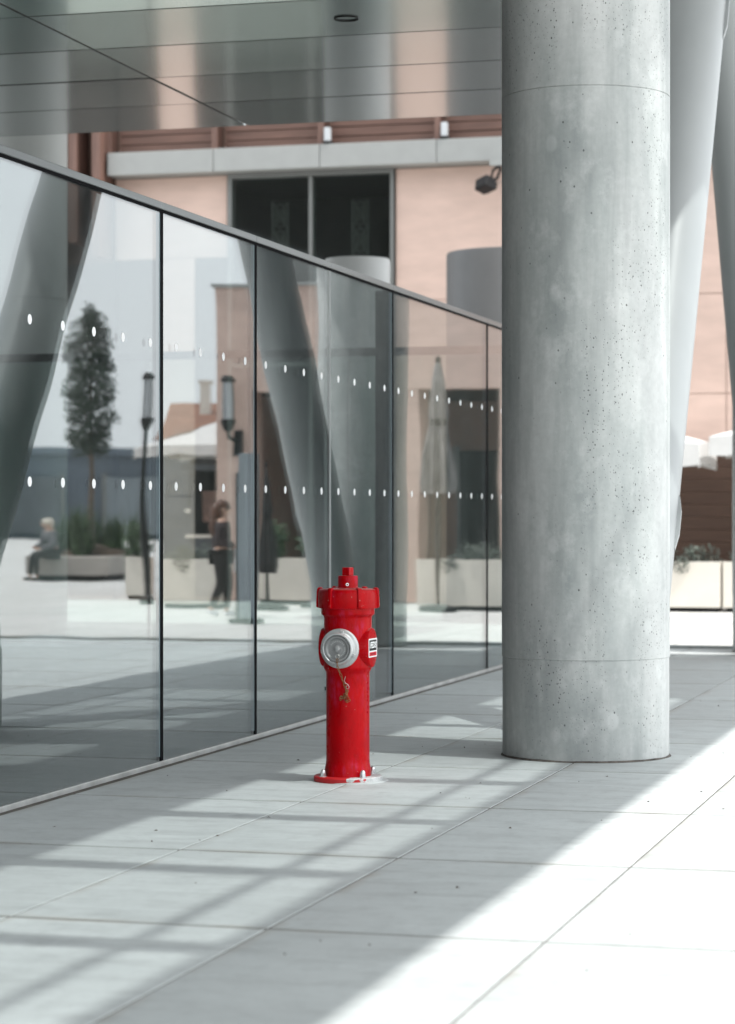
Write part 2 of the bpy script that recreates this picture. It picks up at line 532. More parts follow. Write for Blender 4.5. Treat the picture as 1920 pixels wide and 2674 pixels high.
# ------------------------------------------------------------------ ground and paving
g = MB()
g.add([(-500, -300, -0.012), (500, -300, -0.012), (500, 800, -0.012), (-500, 800, -0.012)], [(0, 1, 2, 3)])
ground = part('ground', g, 'ground', None, fix=False)
ground['kind'] = 'structure'
S_EDGES = [-6.90, -5.92, -4.94, -3.96, -2.98, -2.0, -1.02, -0.045, None, 0.075, 1.312, 2.285, 3.27, 4.25, 5.23, 6.21, 7.19, 8.17]
T_EDGES = [4.46 + 1.8 * i for i in range(13)] + []
g = MB()
g.add([(-6.9, 4.46, -0.0028), (8.17, 4.46, -0.0028), (8.17, 26.06, -0.0028), (-6.9, 26.06, -0.0028)], [(0, 1, 2, 3)])
bed = part('paving', g, 'joint', None, fix=False)
bed['kind'] = 'structure'
slab_cache = {}
for i in range(len(S_EDGES) - 1):
    a, b = S_EDGES[i], S_EDGES[i + 1]
    if a is None or b is None:
        continue
    for j in range(len(T_EDGES) - 1):
        w = round(b - a, 3)
        if w not in slab_cache:
            m = MB().box(0.0045, w - 0.0045, 0.013, 1.787, -0.03, 0.0)
            slab_cache[w] = m.mesh('paving_slab', 'slab', bevel=0.002, seg=1)
        link('paving_slab', slab_cache[w], bed, (a, T_EDGES[j], rnd.uniform(-0.0004, 0.0004)))
# the shallow threshold and drain where the covered paving ends
g = MB().box(-7, 9, 26.07, 26.30, -0.01, 0.028)
o = part('paving_threshold', g, 'slab', None, bevel=0.006); o['kind'] = 'structure'
g = MB().box(-7, 9, 26.31, 26.46, -0.01, 0.004)
o = part('drain_channel', g, 'channel', None); o['kind'] = 'structure'

# ------------------------------------------------------------------ the overhanging building above
bld = thing('overhanging_building', 'grey overhanging upper storey with glossy panelled soffit above the glass barrier', 'building', (0, 0, 0))
part('upper_storey', MB().box(-10.2, 1.66, -30, 20.9, 5.06, 8.5), 'structure_grey', bld)  # runs on unseen behind the camera to cut light from there
part('light_block_wall', MB().box(-8.4, -8.1, -30, 23.5, 0, 5.0), 'timber_dark', bld)  # unseen wall added to block light coming from the left
part('roof_and_shade_slab', MB().box(-14, 1.66, -30, 21.0, 8.5, 8.8).box(-14, 1.66, 21.0, 29.5, 8.5, 8.8), 'structure_grey', bld)  # farther box is added out of view to shade the pale column and drum
# soffit panels: pressed metal, each very slightly bowed
def soffit_panel(w, l):
    m = MB()
    n, k = 10, 8
    vs, fs = [], []
    for i in range(n + 1):
        for j in range(k + 1):
            u, v = i / n, j / k
            z = 0.0019 * (1 - (2 * v - 1) ** 2) + 0.0008 * (1 - (2 * u - 1) ** 2)
            vs.append((0.012 + (w - 0.024) * u, 0.012 + (l - 0.024) * v, z))
    for i in range(n):
        for j in range(k):
            fs.append((i * (k + 1) + j, i * (k + 1) + j + 1, (i + 1) * (k + 1) + j + 1, (i + 1) * (k + 1) + j))
    m.add(vs, fs)
    x0, x1, y0, y1 = 0.012, w - 0.012, 0.012, l - 0.012
    top = 0.05
    m.add([(x0, y0, 0), (x1, y0, 0), (x1, y1, 0), (x0, y1, 0), (x0, y0, top), (x1, y0, top), (x1, y1, top), (x0, y1, top)],
          [(4, 5, 6, 7), (0, 1, 5, 4), (1, 2, 6, 5), (2, 3, 7, 6), (3, 0, 4, 7)])
    return m.mesh('soffit_panel', 'soffit', smooth=True, fix=False, angle=30)
sp_cache = {}
part('soffit_backing', MB().box(-10.2, 1.66, -2, 20.95, 5.051, 5.058), 'black', bld)
edges_s = [-10.2, -6.1, -2.06, 1.66]
t_hi = 21.02
for i in range(3):
    w = round(edges_s[i + 1] - edges_s[i], 3)
    if w not in sp_cache:
        sp_cache[w] = soffit_panel(w, 1.255)
    for j in range(18):
        p = link('soffit_panel', sp_cache[w], bld, (edges_s[i], t_hi - 1.255 * (j + 1), 5.0))
        p.rotation_euler = (R(rnd.uniform(-0.09, 0.09)), R(rnd.uniform(-0.05, 0.05)), 0)
dl = part('downlight', MB().lathe([(0.088, -0.006), (0.088, 0.0), (0.074, 0.0), (0.070, 0.03)], 32, cap0=False), 'black', bld, True, loc=(0.12, 16.66, 4.9995))
part('lens', MB().lathe([(0.066, 0.0), (0.04, -0.004)], 24), 'frame', dl, loc=(0, 0, 0.024))
# unseen canopy added overhead; its tinted strip shapes the floor's sun and shade
CZ = 8.5
dx, dy = CZ / math.tan(R(SUN_EL)) * math.cos(R(SUN_AZ)), CZ / math.tan(R(SUN_EL)) * math.sin(R(SUN_AZ))
sa, sb, sc_ = 0.80 + dx, 2.36 + dx, 2.92 + dx
tA, tB = -30.0, 26.0 - dy
part('unseen_canopy_slab', MB().box(1.66, sa, tA, tB, CZ, CZ + 0.3), 'structure_grey', bld)
part('unseen_canopy_edge', MB().box(sb, sc_, tA, tB, CZ - 0.02, CZ + 0.32), 'structure_grey', bld)
part('added_shade_panel', MB().box(sa, sb, 18.0, tB - 1.0, CZ - 0.015, CZ + 0.315), 'structure_grey', bld)  # closed bay added to keep the sun off the far strut
k = 0
tm = 7.62 - dy - 1.7 * 21
prev = tA
while tm < 18.0:
    part('added_shadow_bar', MB().box(sa, sb, tm - 0.09, tm + 0.09, CZ + 0.02, CZ + 0.26), 'structure_grey', bld)  # bars added to throw dark bands across the paving
    part('added_sun_filter', MB().box(sa + 0.01, sb - 0.01, prev + 0.08, tm - 0.08, CZ + 0.14, CZ + 0.155), 'sun_filter', bld)
    prev = tm
    tm += 1.7
part('added_sun_filter', MB().box(sa + 0.01, sb - 0.01, prev + 0.09, 17.995, CZ + 0.14, CZ + 0.155), 'sun_filter', bld)
for q, wdt in ((2.02, 0.04),):
    part('added_thin_shadow_bar', MB().box(q + dx - wdt / 2, q + dx + wdt / 2, tA, 17.99, CZ + 0.16, CZ + 0.24), 'structure_grey', bld)

# ------------------------------------------------------------------ near concrete column
cc = thing('concrete_column', 'thick round concrete column full of blow holes standing beside the red hydrant', 'column', (2.266, 14.396, 0))
part('column_core', MB().lathe([(0.4985, -0.01), (0.4985, 0.3)], 96).lathe([(0.4995, 0.3), (0.4995, 8.5)], 96), 'column', cc, True)
part('sealant_ring', MB().lathe([(0.512, -0.004), (0.509, 0.004), (0.50, 0.012)], 96, cap0=False, cap1=False, rf=lambda a, z: 1 + 0.004 * math.sin(5 * a) + 0.003 * math.sin(13 * a + 1)), 'seal_dirty', cc, True)
def lift(z0, z1, r):
    b = 0.003
    zs = [z0 + b + (z1 - z0 - 2 * b) * i / 20 for i in range(21)]
    return MB().lathe([(0.498, z0), (r - b, z0), (r, z0 + b)] + [(r, z) for z in zs[1:-1]] + [(r, z1 - b), (r - b, z1), (0.498, z1)], 128, cap0=False, cap1=False)
part('column_lift', lift(0.0, 0.5935, 0.5005), 'column', cc, True)
part('column_lift', lift(0.5955, 3.9465, 0.5045), 'column', cc, True)
part('column_lift', lift(3.9485, 8.49, 0.5045), 'column', cc, True)

cc2 = copy_tree(cc)
cc2.location = (2.30, 25.72, 0)
tag(cc2, 'farther round concrete column seen only as a reflection beside the slanted strut', 'column', 'round concrete columns in a row')
cc['group'] = 'round concrete columns in a row'

# ------------------------------------------------------------------ leaning struts
def strut(name, label, sx, foot, apex, z0):
    t = thing(name, label, 'strut', (sx, foot, 0), 0, 'leaning struts in a pair')
    dy_ = apex - foot
    n = 14
    a, b = Vector((0, 0, z0)), Vector((0, dy_, 7.47))
    d = (b - a).normalized()
    part('shaft', MB().tube([a + (b - a) * i / n for i in range(n + 1)], 0.25, 48), 'strut', t, True, angle=50)
    part('pedestal', MB().lathe([(0.26, 0.0), (0.26, z0 - 0.08), (0.25, z0 - 0.05), (0.25, z0 + 0.1)], 48), 'pale_column', t, True, loc=(-0.15 if foot < 20 else 0.03, 0, 0))
    for zz, ll in ((1.22, 0.42), (5.02, 2.2)):
        f = (zz - z0) / (7.47 - z0)
        p = a + (b - a) * f
        e = p + d * ll
        side = Vector((1, 0, 0))
        vs = []
        nn = side.cross(d).normalized() * 0.012
        for q, o1, o2 in ((p, 0.23, 0.255), (p + d * 0.12, 0.23, 0.275), (e - d * 0.12, 0.23, 0.275), (e, 0.23, 0.255)):
            for s in (-1, 1):
                vs += [q + side * o1 + nn * s, q + side * o2 + nn * s]
        m = MB()
        fs = []
        for i in range(3):
            k = i * 4
            fs += [(k, k + 4, k + 5, k + 1), (k + 2, k + 3, k + 7, k + 6), (k + 1, k + 5, k + 7, k + 3)]
        fs += [(0, 1, 3, 2), (12, 14, 15, 13)]
        m.add(vs, fs)
        part('gusset_plate', m, 'strut', t)
    return t
strut('steel_strut', 'pale grey leaning round strut right behind the thick concrete column', 2.37, 15.24, 19.85, 0.6)
strut('steel_strut', 'darker leaning round strut at the right edge, sloping the other way', 2.32, 24.83, 19.73, 0.6)
tag(part('strut_node', MB().lathe([(0.40, 7.0), (0.50, 7.35), (0.42, 8.49)], 32), 'strut', None, True, loc=(2.30, 19.6, 0)), 'grey steel node joining the tops of the two leaning struts', 'node')

# ------------------------------------------------------------------ things behind the glass
lc = thing('pale_column', 'smooth pale grey column behind the glass at the left edge', 'column', (-6.76, 26.8, 0))
part('shaft', MB().lathe([(0.5, 0.0), (0.5, 4.0)], 64, cap1=False), 'pale_column', lc, True)
part('upper_shaft', MB().lathe([(0.49, 4.0), (0.5, 4.012), (0.5, 8.6), (0.45, 8.6)], 64, cap0=False), 'pale_column', lc, True)
def drum(label, loc, r, h, mat):
    t = thing('ventilation_drum', label, 'drum', loc, 0, 'round drums behind the glass')
    part('shell', MB().lathe([(r, 0), (r, h - 0.03), (r - 0.012, h), (r - 0.05, h), (r - 0.06, h - 0.03), (r - 0.06, h - 0.8)], 64, cap0=False), mat, t, True)
    part('base_ring', MB().lathe([(r + 0.05, 0), (r + 0.05, 0.12), (r + 0.002, 0.14)], 48), mat, t, True)
    part('grille', MB().lathe([(r - 0.07, h - 0.75), (r - 0.07, h - 0.72)], 32), 'black', t)
    return t
drum('light grey round drum seen above and through the glass barrier', (-2.58, 26.6, 0), 0.375, 4.36, 'pale_drum')
drum('broad dark grey drum half hidden behind the thick concrete column', (-1.98, 32.3, 0), 0.9, 5.0, 'dark_drum')

# ------------------------------------------------------------------ glass barrier
gb = thing('glass_barrier', 'tall frameless glass barrier with steel cap rail and rows of white dots', 'barrier', (0, 0, 0))
JT = [6.21, 9.68, 13.15, 14.90, 16.63, 18.37, 21.79, 25.20]
HG = 3.222
dot_me = MB().lathe([(0.026, 0.0), (0.026, 0.0008)], 20).mesh('white_dot', 'dot')
for i in range(len(JT) - 1):
    a, b = JT[i], JT[i + 1]
    pane = part('glass_pane', MB().box(-0.010, 0.010, a + 0.0215, b - 0.0215, 0.004, HG - 0.0125), 'glass', gb)
    k = math.ceil((a + 0.06 - 11.25) / 0.43)
    while 11.25 + 0.43 * k < b - 0.05:
        for z in (1.613, 2.428):
            link('white_dot', dot_me, pane, (0.0103, 11.25 + 0.43 * k, z), (0, R(90), 0))
        k += 1
    part('cap_rail', MB().box(-0.020, 0.020, a + 0.0015, b - 0.0015, HG - 0.012, HG + 0.030), 'rail', gb, bevel=0.003, seg=1)
for t_ in JT:
    if abs(t_ - 16.63) < 0.01:
        part('joint_seal', MB().box(-0.0085, 0.0095, t_ - 0.021, t_ + 0.021, 0.025, HG - 0.0305), 'seal', gb)
    else:
        part('joint_gasket', MB().box(-0.0125, 0.0145, t_ - 0.021, t_ + 0.021, 0.025, HG - 0.0305), 'gasket_and_shadow', gb)
part('rail_shadow_line', MB().box(-0.0135, 0.0135, JT[0], JT[-1], HG - 0.030, HG - 0.0125), 'gasket_and_shadow', gb)  # black strip standing in for the shadow line beneath the rail
for t_ in (9.68, 13.15, 14.90, 18.37):
    part('pane_edge', MB().box(-0.0095, 0.0112, t_ - 0.034, t_ - 0.0245, 0.05, HG - 0.035), 'edge', gb)
part('base_channel', MB().box(0.0115, 0.030, JT[0], JT[-1], -0.004, 0.024), 'channel', gb, bevel=0.003, seg=1)
part('base_channel', MB().box(-0.030, -0.0115, JT[0], JT[-1], -0.004, 0.024), 'channel', gb, bevel=0.003, seg=1)
part('stiffening_post', MB().box(-0.13, -0.014, 18.375, 18.50, 0, HG - 0.014), 'black', gb)
# return barrier
gr = thing('glass_barrier', 'second glass barrier with dark top rail seen through the first', 'barrier', (0, 25.24, 0))
XB = [-0.06, -2.3, -4.6, -6.9, -9.2, -11.5]
for i in range(5):
    part('glass_pane', MB().box(XB[i + 1] + 0.01, XB[i] - 0.01, -0.008, 0.008, 0.03, 3.16), 'glass_far', gr)
    part('post', MB().box(XB[i + 1] - 0.012, XB[i + 1] + 0.012, -0.02, 0.02, 0, 3.155), 'frame', gr)
part('top_rail', MB().box(-11.5, -0.05, -0.03, 0.03, 3.16, 3.25), 'gasket_and_shadow', gr, bevel=0.004, seg=1)
part('bottom_channel', MB().box(-11.5, -0.05, -0.03, 0.03, 0, 0.03), 'channel', gr)

# ------------------------------------------------------------------ far terracotta building
tb = thing('terracotta_building', 'terracotta building with grey ledge and brown timber top behind the glass barrier', 'building', (0, 38.4, 0))
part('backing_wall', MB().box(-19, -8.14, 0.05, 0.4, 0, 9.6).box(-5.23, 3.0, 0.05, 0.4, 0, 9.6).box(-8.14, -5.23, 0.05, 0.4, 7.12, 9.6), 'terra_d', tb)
def clad(x0, x1, z0, z1):
    part('cladding_panel', MB().box(x0 + 0.006, x1 - 0.006, 0, 0.05, z0 + 0.006, z1 - 0.006), 'terra', tb, bevel=0.004, seg=1)
ROWS = [0.0, 1.75, 3.36, 4.95, 7.12]
for x0, x1 in ((-19, -16), (-16, -13), (-13, -10.14), (-10.14, -8.14)):
    clad(x0, x1, 5.75, 7.12)
    if x0 > -11:
        clad(-9.35, -8.72, 0.0, 1.75); clad(-9.35, -8.72, 1.75, 3.36); clad(-9.35, -8.72, 3.36, 5.75)
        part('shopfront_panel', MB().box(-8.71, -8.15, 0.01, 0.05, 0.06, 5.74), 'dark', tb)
        x1 = -9.36
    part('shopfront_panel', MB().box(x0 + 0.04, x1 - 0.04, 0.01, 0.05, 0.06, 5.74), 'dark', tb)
    part('shopfront_mullion', MB().box(x0 - 0.035, x0 + 0.035, -0.03, 0.05, 0.0, 5.745), 'black', tb)
for (xs, r0) in (([-5.23, -2.6], 0),):
    for i in range(len(xs) - 1):
        for j in range(r0, 4):
            clad(xs[i], xs[i + 1], ROWS[j], ROWS[j + 1])
for i, (x0, x1) in enumerate(((-2.6, 0.18), (0.18, 3.0))):
    for z0, z1 in ((2.42, 3.36), (3.36, 4.95), (4.95, 7.12)):
        clad(x0, x1, z0, z1)
for j in range(12):
    part('timber_board', MB().box(-2.594, 2.994, 0.0, 0.05, 0.2 * j + 0.004, 0.2 * j + 0.196), 'timber_dark', tb, bevel=0.004, seg=1)
LS = [-10.13, -8.25, -6.41, -4.44, -2.5, -0.55, 1.3, 3.0]
for i in range(7):
    a, b = LS[i], LS[i + 1]
    part('ledge_panel', MB().box(a + 0.006, b - 0.006, -0.42, 0.06, 7.13, 7.51), 'ledge', tb, bevel=0.006, seg=1)
    m = MB()
    z = 7.53
    while z < 9.06:
        m.box(a + 0.11, b - 0.11, -0.10 + 0.02 * rnd.random(), -0.02, z, z + 0.135)
        z += 0.155
    sl = part('timber_slats', m, 'timber', tb)
    part('timber_post', MB().box(a - 0.05, a + 0.05, -0.36, 0.04, 7.512, 9.1), 'timber_v', tb)
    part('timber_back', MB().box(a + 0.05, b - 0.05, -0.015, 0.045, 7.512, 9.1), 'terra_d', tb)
part('roof_fascia', MB().box(-19, 3.0, -0.5, 0.45, 9.12, 10.4), 'ledge', tb)
for s_ in (-6.28, -4.31):
    wl = part('wall_lamp', MB().box(s_ - 0.05, s_ + 0.05, -0.44, -0.34, 7.56, 7.78), 'lamp_glass', tb, bevel=0.01)
    part('bracket', MB().box(s_ - 0.07, s_ + 0.07, -0.40, -0.30, 7.511, 7.558), 'black', wl)
for i in range(19):
    x = -10.2 - 0.42 * i
    part('timber_fin', MB().box(x - 0.13, x + 0.02, -0.62, -0.05, 5.75 + 0.25 * (i % 2), 9.1), 'timber_v', tb, bevel=0.01, seg=1)
part('fin_backing', MB().box(-19, -10.14, -0.06, -0.005, 5.7, 9.1), 'timber_dark', tb)
# big window
wf = part('window', MB().box(-8.12, -8.05, -0.06, 0.12, 0.0, 7.05).box(-5.31, -5.25, -0.06, 0.12, 0, 7.05).box(-8.12, -5.25, -0.06, 0.12, 7.05, 7.12), 'frame', tb)
part('mullion', MB().box(-6.70, -6.64, -0.07, 0.1, 0, 7.048), 'frame', wf)
part('transom', MB().box(-8.048, -5.312, -0.05, 0.08, 3.9, 3.97), 'frame', wf)
part('pane', MB().box(-8.048, -6.702, 0.0, 0.012, 0.02, 7.045), 'glass_far', wf)
part('pane', MB().box(-6.638, -5.312, 0.0, 0.012, 0.02, 7.045), 'glass_far', wf)
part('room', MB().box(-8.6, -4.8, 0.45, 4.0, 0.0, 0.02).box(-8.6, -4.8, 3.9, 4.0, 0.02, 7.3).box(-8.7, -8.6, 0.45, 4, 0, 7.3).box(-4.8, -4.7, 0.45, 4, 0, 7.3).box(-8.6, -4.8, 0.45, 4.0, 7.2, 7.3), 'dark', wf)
def lattice(x0, x1):
    m = MB()
    n = 14
    z0 = 0.4
    for i in range(n):
        z = z0 + 0.45 * i
        cx = (x0 + x1) / 2
        for rr in (0.1, 0.055):
            m.tube([(cx + rr * math.cos(t), 0.5, z + 0.225 + 2 * rr * math.sin(t)) for t in [2 * math.pi * q / 12 for q in range(12)]], 0.012, 5, True)
        m.tube([(x0, 0.5, z), (x1, 0.5, z + 0.45)], 0.012, 5)
        m.tube([(x1, 0.5, z), (x0, 0.5, z + 0.45)], 0.012, 5)
    m.box(x0 - 0.02, x0, 0.49, 0.51, z0, z0 + 0.45 * n).box(x1, x1 + 0.02, 0.49, 0.51, z0, z0 + 0.45 * n)
    return m
part('lattice_screen', lattice(-7.50, -7.25), 'lattice', wf)
part('lattice_screen', lattice(-6.10, -5.85), 'lattice', wf)
# lower wing with arcade
part('wing_wall', MB().box(3.0, 3.5, 0.0, 0.5, 0, 3.5).box(7.72, 8.37, 0.0, 0.6, 0, 3.5).box(4.85, 5.3, 0.02, 0.5, 0, 3.5).box(3.0, 8.37, 0, 0.6, 3.5, 5.24), 'terra', tb)
part('wing_parapet', MB().box(3.0, 8.42, -0.05, 0.65, 5.24, 5.30), 'ledge', tb)
part('wing_side_wall', MB().box(8.0, 8.37, 0.6, 6.0, 0, 5.24), 'terra', tb)
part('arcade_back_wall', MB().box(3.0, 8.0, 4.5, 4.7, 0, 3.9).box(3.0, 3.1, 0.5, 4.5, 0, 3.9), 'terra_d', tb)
part('arcade_ceiling', MB().box(3.0, 8.0, 0.5, 4.5, 3.5, 3.7), 'timber_dark', tb)
for x in (3.7, 5.9):
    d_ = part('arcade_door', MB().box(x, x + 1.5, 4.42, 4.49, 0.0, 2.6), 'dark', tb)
    part('door_frame', MB().box(x - 0.08, x, 4.40, 4.50, 0, 2.68).box(x + 1.5, x + 1.58, 4.40, 4.50, 0, 2.68), 'frame', d_)
part('roof_plant', MB().box(7.0, 7.35, 0.9, 1.4, 5.3, 5.95).box(6.3, 6.7, 1.2, 1.6, 5.3, 5.6), 'frame', tb)

# lantern fitted to the pier, and one on a post
def lantern(m_root, x, y, z):
    part('lamp_body', MB().lathe([(0.085, 0), (0.085, 0.62)], 20), 'lamp_glass', m_root, True, loc=(x, y, z + 0.2))
    part('lamp_cap', MB().lathe([(0.115, 0.82), (0.115, 0.87), (0.07, 0.93)], 20), 'black', m_root, True, loc=(x, y, z))
    part('lamp_collar', MB().lathe([(0.05, 0.0), (0.11, 0.14), (0.11, 0.2)], 20), 'black', m_root, True, loc=(x, y, z))
    for q in range(4):
        an = q * math.pi / 2 + 0.4
        part('cage_bar', MB().tube([(x + 0.1 * math.cos(an), y + 0.1 * math.sin(an), z + 0.2), (x + 0.1 * math.cos(an), y + 0.1 * math.sin(an), z + 0.82)], 0.008, 6), 'black', m_root)
wl = thing('wall_lantern', 'tubular black wall lantern on the terracotta corner pier', 'lantern', (8.05, 38.4, 0))
lantern(wl, 0, -0.34, 2.82)
part('lamp_arm', MB().tube([(0, -0.34, 2.83), (0, -0.3, 2.72), (-0.06, -0.16, 2.66), (-0.08, -0.06, 2.64)], 0.03, 8), 'black', wl, True)
part('wall_plate', MB().box(-0.15, 0.0, -0.08, -0.003, 2.42, 2.84), 'black', wl, bevel=0.01)
pl = thing('post_lantern', 'tubular lantern on a slim black post beyond the terracotta pier', 'lantern', (8.95, 36.7, 0))
lantern(pl, 0, 0, 2.8)
part('post', MB().lathe([(0.10, 0), (0.10, 0.1), (0.045, 0.16), (0.04, 2.82)], 16), 'black', pl, True)

# spotlight under the ledge
sp = thing('spotlight', 'small black spotlight on a bracket under the grey ledge beside the column', 'spotlight', (-3.40, 37.9, 7.125))
sp.scale = (0.8, 0.8, 0.8)
part('bracket', MB().box(-0.16, 0.5, -0.08, 0.08, -0.12, 0.0), 'ledge', sp)
part('yoke', MB().tube([(0.02, 0, -0.12), (0.05, 0, -0.2), (-0.02, 0, -0.36), (-0.09, 0, -0.42)], 0.035, 8).tube([(0.02, 0, -0.12), (-0.1, 0, -0.2), (-0.14, 0, -0.36)], 0.03, 8), 'black', sp, True)
hd = part('head', MB().box(-0.17, 0.17, -0.14, 0.12, -0.12, 0.12).box(-0.15, 0.15, 0.12, 0.18, -0.08, 0.08), 'black', sp, bevel=0.015, loc=(-0.24, -0.06, -0.5), rot=(R(-20), R(-14), R(-35)))
part('lens', MB().box(-0.14, 0.14, -0.146, -0.141, -0.09, 0.09), 'st_black', hd)
part('cable', MB().tube([(0.12, 0, -0.12), (0.16, 0, -0.3), (0.1, 0, -0.44), (-0.05, 0, -0.46)], 0.008, 6), 'frame', sp, True)

# ------------------------------------------------------------------ plants
def leaf_cloud(m, n, cx, cy, cz, rx, ry, rz, size, r_, shell=0.5, seed=None):
    for _ in range(n):
        while True:
            p = Vector((r_.uniform(-1, 1), r_.uniform(-1, 1), r_.uniform(-1, 1)))
            if shell * r_.random() < p.length < 1:
                break
        c = Vector((cx + p.x * rx, cy + p.y * ry, cz + p.z * rz))
        d = Vector((r_.gauss(0, 1), r_.gauss(0, 1), r_.gauss(0.3, 0.8))).normalized()
        a = d.orthogonal().normalized()
        s = size * r_.uniform(0.6, 1.4)
        m.add([c - a * s * 0.35, c + d * s * 0.1 + a.cross(d) * s * 0.1, c + a * s * 0.35, c + d * s], [(0, 1, 3), (1, 2, 3)])
def blades(m, n, cx, cy, z, rx, ry, h, r_, lean=0.35, w=0.02):
    for _ in range(n):
        x, y = cx + r_.uniform(-rx, rx), cy + r_.uniform(-ry, ry)
        a = r_.uniform(0, 2 * math.pi)
        hh = h * r_.uniform(0.5, 1.0)
        dx_, dy_ = math.cos(a) * lean * hh * r_.random(), math.sin(a) * lean * hh * r_.random()
        px, py = -math.sin(a) * w, math.cos(a) * w
        m.add([(x - px, y - py, z), (x + px, y + py, z), (x + px * 0.8 + dx_ * 0.35, y + py * 0.8 + dy_ * 0.35, z + hh * 0.6),
               (x - px * 0.8 + dx_ * 0.35, y - py * 0.8 + dy_ * 0.35, z + hh * 0.6), (x + dx_, y + dy_, z + hh)], [(0, 1, 2, 3), (3, 2, 4)])

def planter(label, x0, x1, y0, y1, h, plant, mat='cream', lean=0.4):
    t = thing('planter', label, 'planter', ((x0 + x1) / 2, (y0 + y1) / 2, 0), 0, 'planters across the plaza')
    w, l = (x1 - x0) / 2, (y1 - y0) / 2
    part('plinth', MB().box(-w + 0.05, w - 0.05, -l + 0.05, l - 0.05, -0.01, 0.06), 'black', t)
    m = MB().box(-w, w, -l, -l + 0.05, 0.06, h).box(-w, w, l - 0.05, l, 0.06, h).box(-w, -w + 0.05, -l + 0.05, l - 0.05, 0.06, h).box(w - 0.05, w, -l + 0.05, l - 0.05, 0.06, h)
    part('box', m, mat, t, fix=False)
    part('soil', MB().box(-w + 0.05, w - 0.05, -l + 0.05, l - 0.05, 0.06, h - 0.06), 'soil', t)
    r_ = random.Random(hash(label) % 1000 if False else int(abs(x0) * 100) + 5)
    m = MB()
    if plant == 'low':
        for _ in range(7):
            leaf_cloud(m, 130, r_.uniform(-w * 0.85, w * 0.85), r_.uniform(-l * 0.6, l * 0.4), h + 0.03, 0.17, 0.15, r_.uniform(0.14, 0.26), 0.05, r_)
        leaf_cloud(m, 90, r_.uniform(-w * 0.4, w * 0.4), -l - 0.01, h - 0.06, 0.14, 0.05, 0.14, 0.05, r_)
        part('foliage', m, 'leaf_grey', t, fix=False)
    elif plant == 'green':
        for _ in range(5):
            leaf_cloud(m, 150, r_.uniform(-w * 0.8, w * 0.8), r_.uniform(-l * 0.4, l * 0.4), h + 0.25, 0.22, 0.2, 0.34, 0.07, r_)
        part('foliage', m, 'leaf', t, fix=False)
    return t
planter('cream planter right behind the column, grey plant trailing over its front', -1.05, 0.385, 35.98, 36.6, 0.74, 'low')
planter('cream planter at the right edge beside the one with the trailing plant', 0.42, 1.85, 36.02, 36.64, 0.74, 'low')
planter('cream planter reflected in the glass under the closed grey parasol', 2.75, 4.2, 35.6, 36.2, 0.76, 'low')
planter('cream planter with green shrub reflected beside the dark arcade', 6.35, 7.25, 37.2, 37.75, 0.74, 'green')
planter('bright cream planter reflected in front of the terracotta pier', 7.25, 8.17, 35.3, 35.9, 0.76, 'low')
planter('small square cream planter with green shrub reflected beyond the pier', 9.82, 10.2, 38.9, 39.3, 0.72, 'green')

# ------------------------------------------------------------------ tree and its raised bed
bedt = thing('raised_bed', 'long low taupe raised bed under the slim tree, reflected at left', 'planter', (15.6, 51.0, 0))
part('kerb', MB().prism([(-1.1, -1.9), (0.85, -2.0), (1.5, 1.6), (-0.4, 2.2)], 0.12, 0.53), 'taupe', bedt, bevel=0.02)
part('plinth', MB().prism([(-0.95, -1.7), (0.7, -1.8), (1.3, 1.45), (-0.3, 2.0)], -0.01, 0.12), 'black', bedt)
part('soil_mound', MB().lathe([(0.95, 0.53), (0.75, 0.66), (0.4, 0.74), (0.05, 0.78)], 20), 'soil', bedt, True)
m = MB()
r_ = random.Random(5)
for _ in range(16):
    blades(m, 60, r_.uniform(-0.8, 0.9), r_.uniform(-1.1, 1.6), 0.5, 0.12, 0.12, r_.uniform(0.6, 1.35), r_, 0.5, 0.022)
part('spiky_plants', m, 'leaf', bedt, fix=False)
tr = thing('slim_tree', 'slim dark evergreen tree with narrow crown reflected in the left glass panel', 'tree', (15.75, 51.2, 0.5))
part('trunk', MB().tube([(0, 0, 0), (0.02, 0, 0.9), (-0.02, 0.02, 1.9), (0.02, 0, 3.2), (0.0, 0, 4.8)], [0.09, 0.075, 0.065, 0.05, 0.02], 10), 'bark', tr, True)
lm = MB()
for i in range(9):
    a = i * 2.4
    z = 2.2 + 0.3 * i
    lm.tube([(0, 0, z), (0.25 * math.cos(a), 0.25 * math.sin(a), z + 0.3), (0.42 * math.cos(a), 0.42 * math.sin(a), z + 0.5)], [0.03, 0.02, 0.01], 6)
part('limbs', lm, 'bark', tr, True)
m = MB()
r_ = random.Random(21)
for i in range(30):
    f = i / 29.0
    z = 2.42 + 3.05 * f
    wid = 0.62 * (0.62 + 0.45 * math.sin(math.pi * min(1, 0.15 + f * 0.72))) * (1.0 if f < 0.8 else 1.0 - (f - 0.8) * 2.6)
    nb = 6
    for q in range(nb):
        if r_.random() < 0.14:
            continue
        a = 2 * math.pi * q / nb + i * 1.1 + r_.uniform(-0.3, 0.3)
        rr = max(0.05, wid - 0.16) * r_.uniform(0.55, 1.12)
        leaf_cloud(m, 48, rr * math.cos(a), rr * math.sin(a), z + r_.uniform(-0.1, 0.1), 0.20, 0.20, r_.uniform(0.14, 0.24), 0.085, r_, 0.2)
    leaf_cloud(m, 30, 0, 0, z, wid * 0.5, wid * 0.5, 0.12, 0.085, r_, 0.2)
part('crown', m, 'leaf_dark', tr, fix=False)

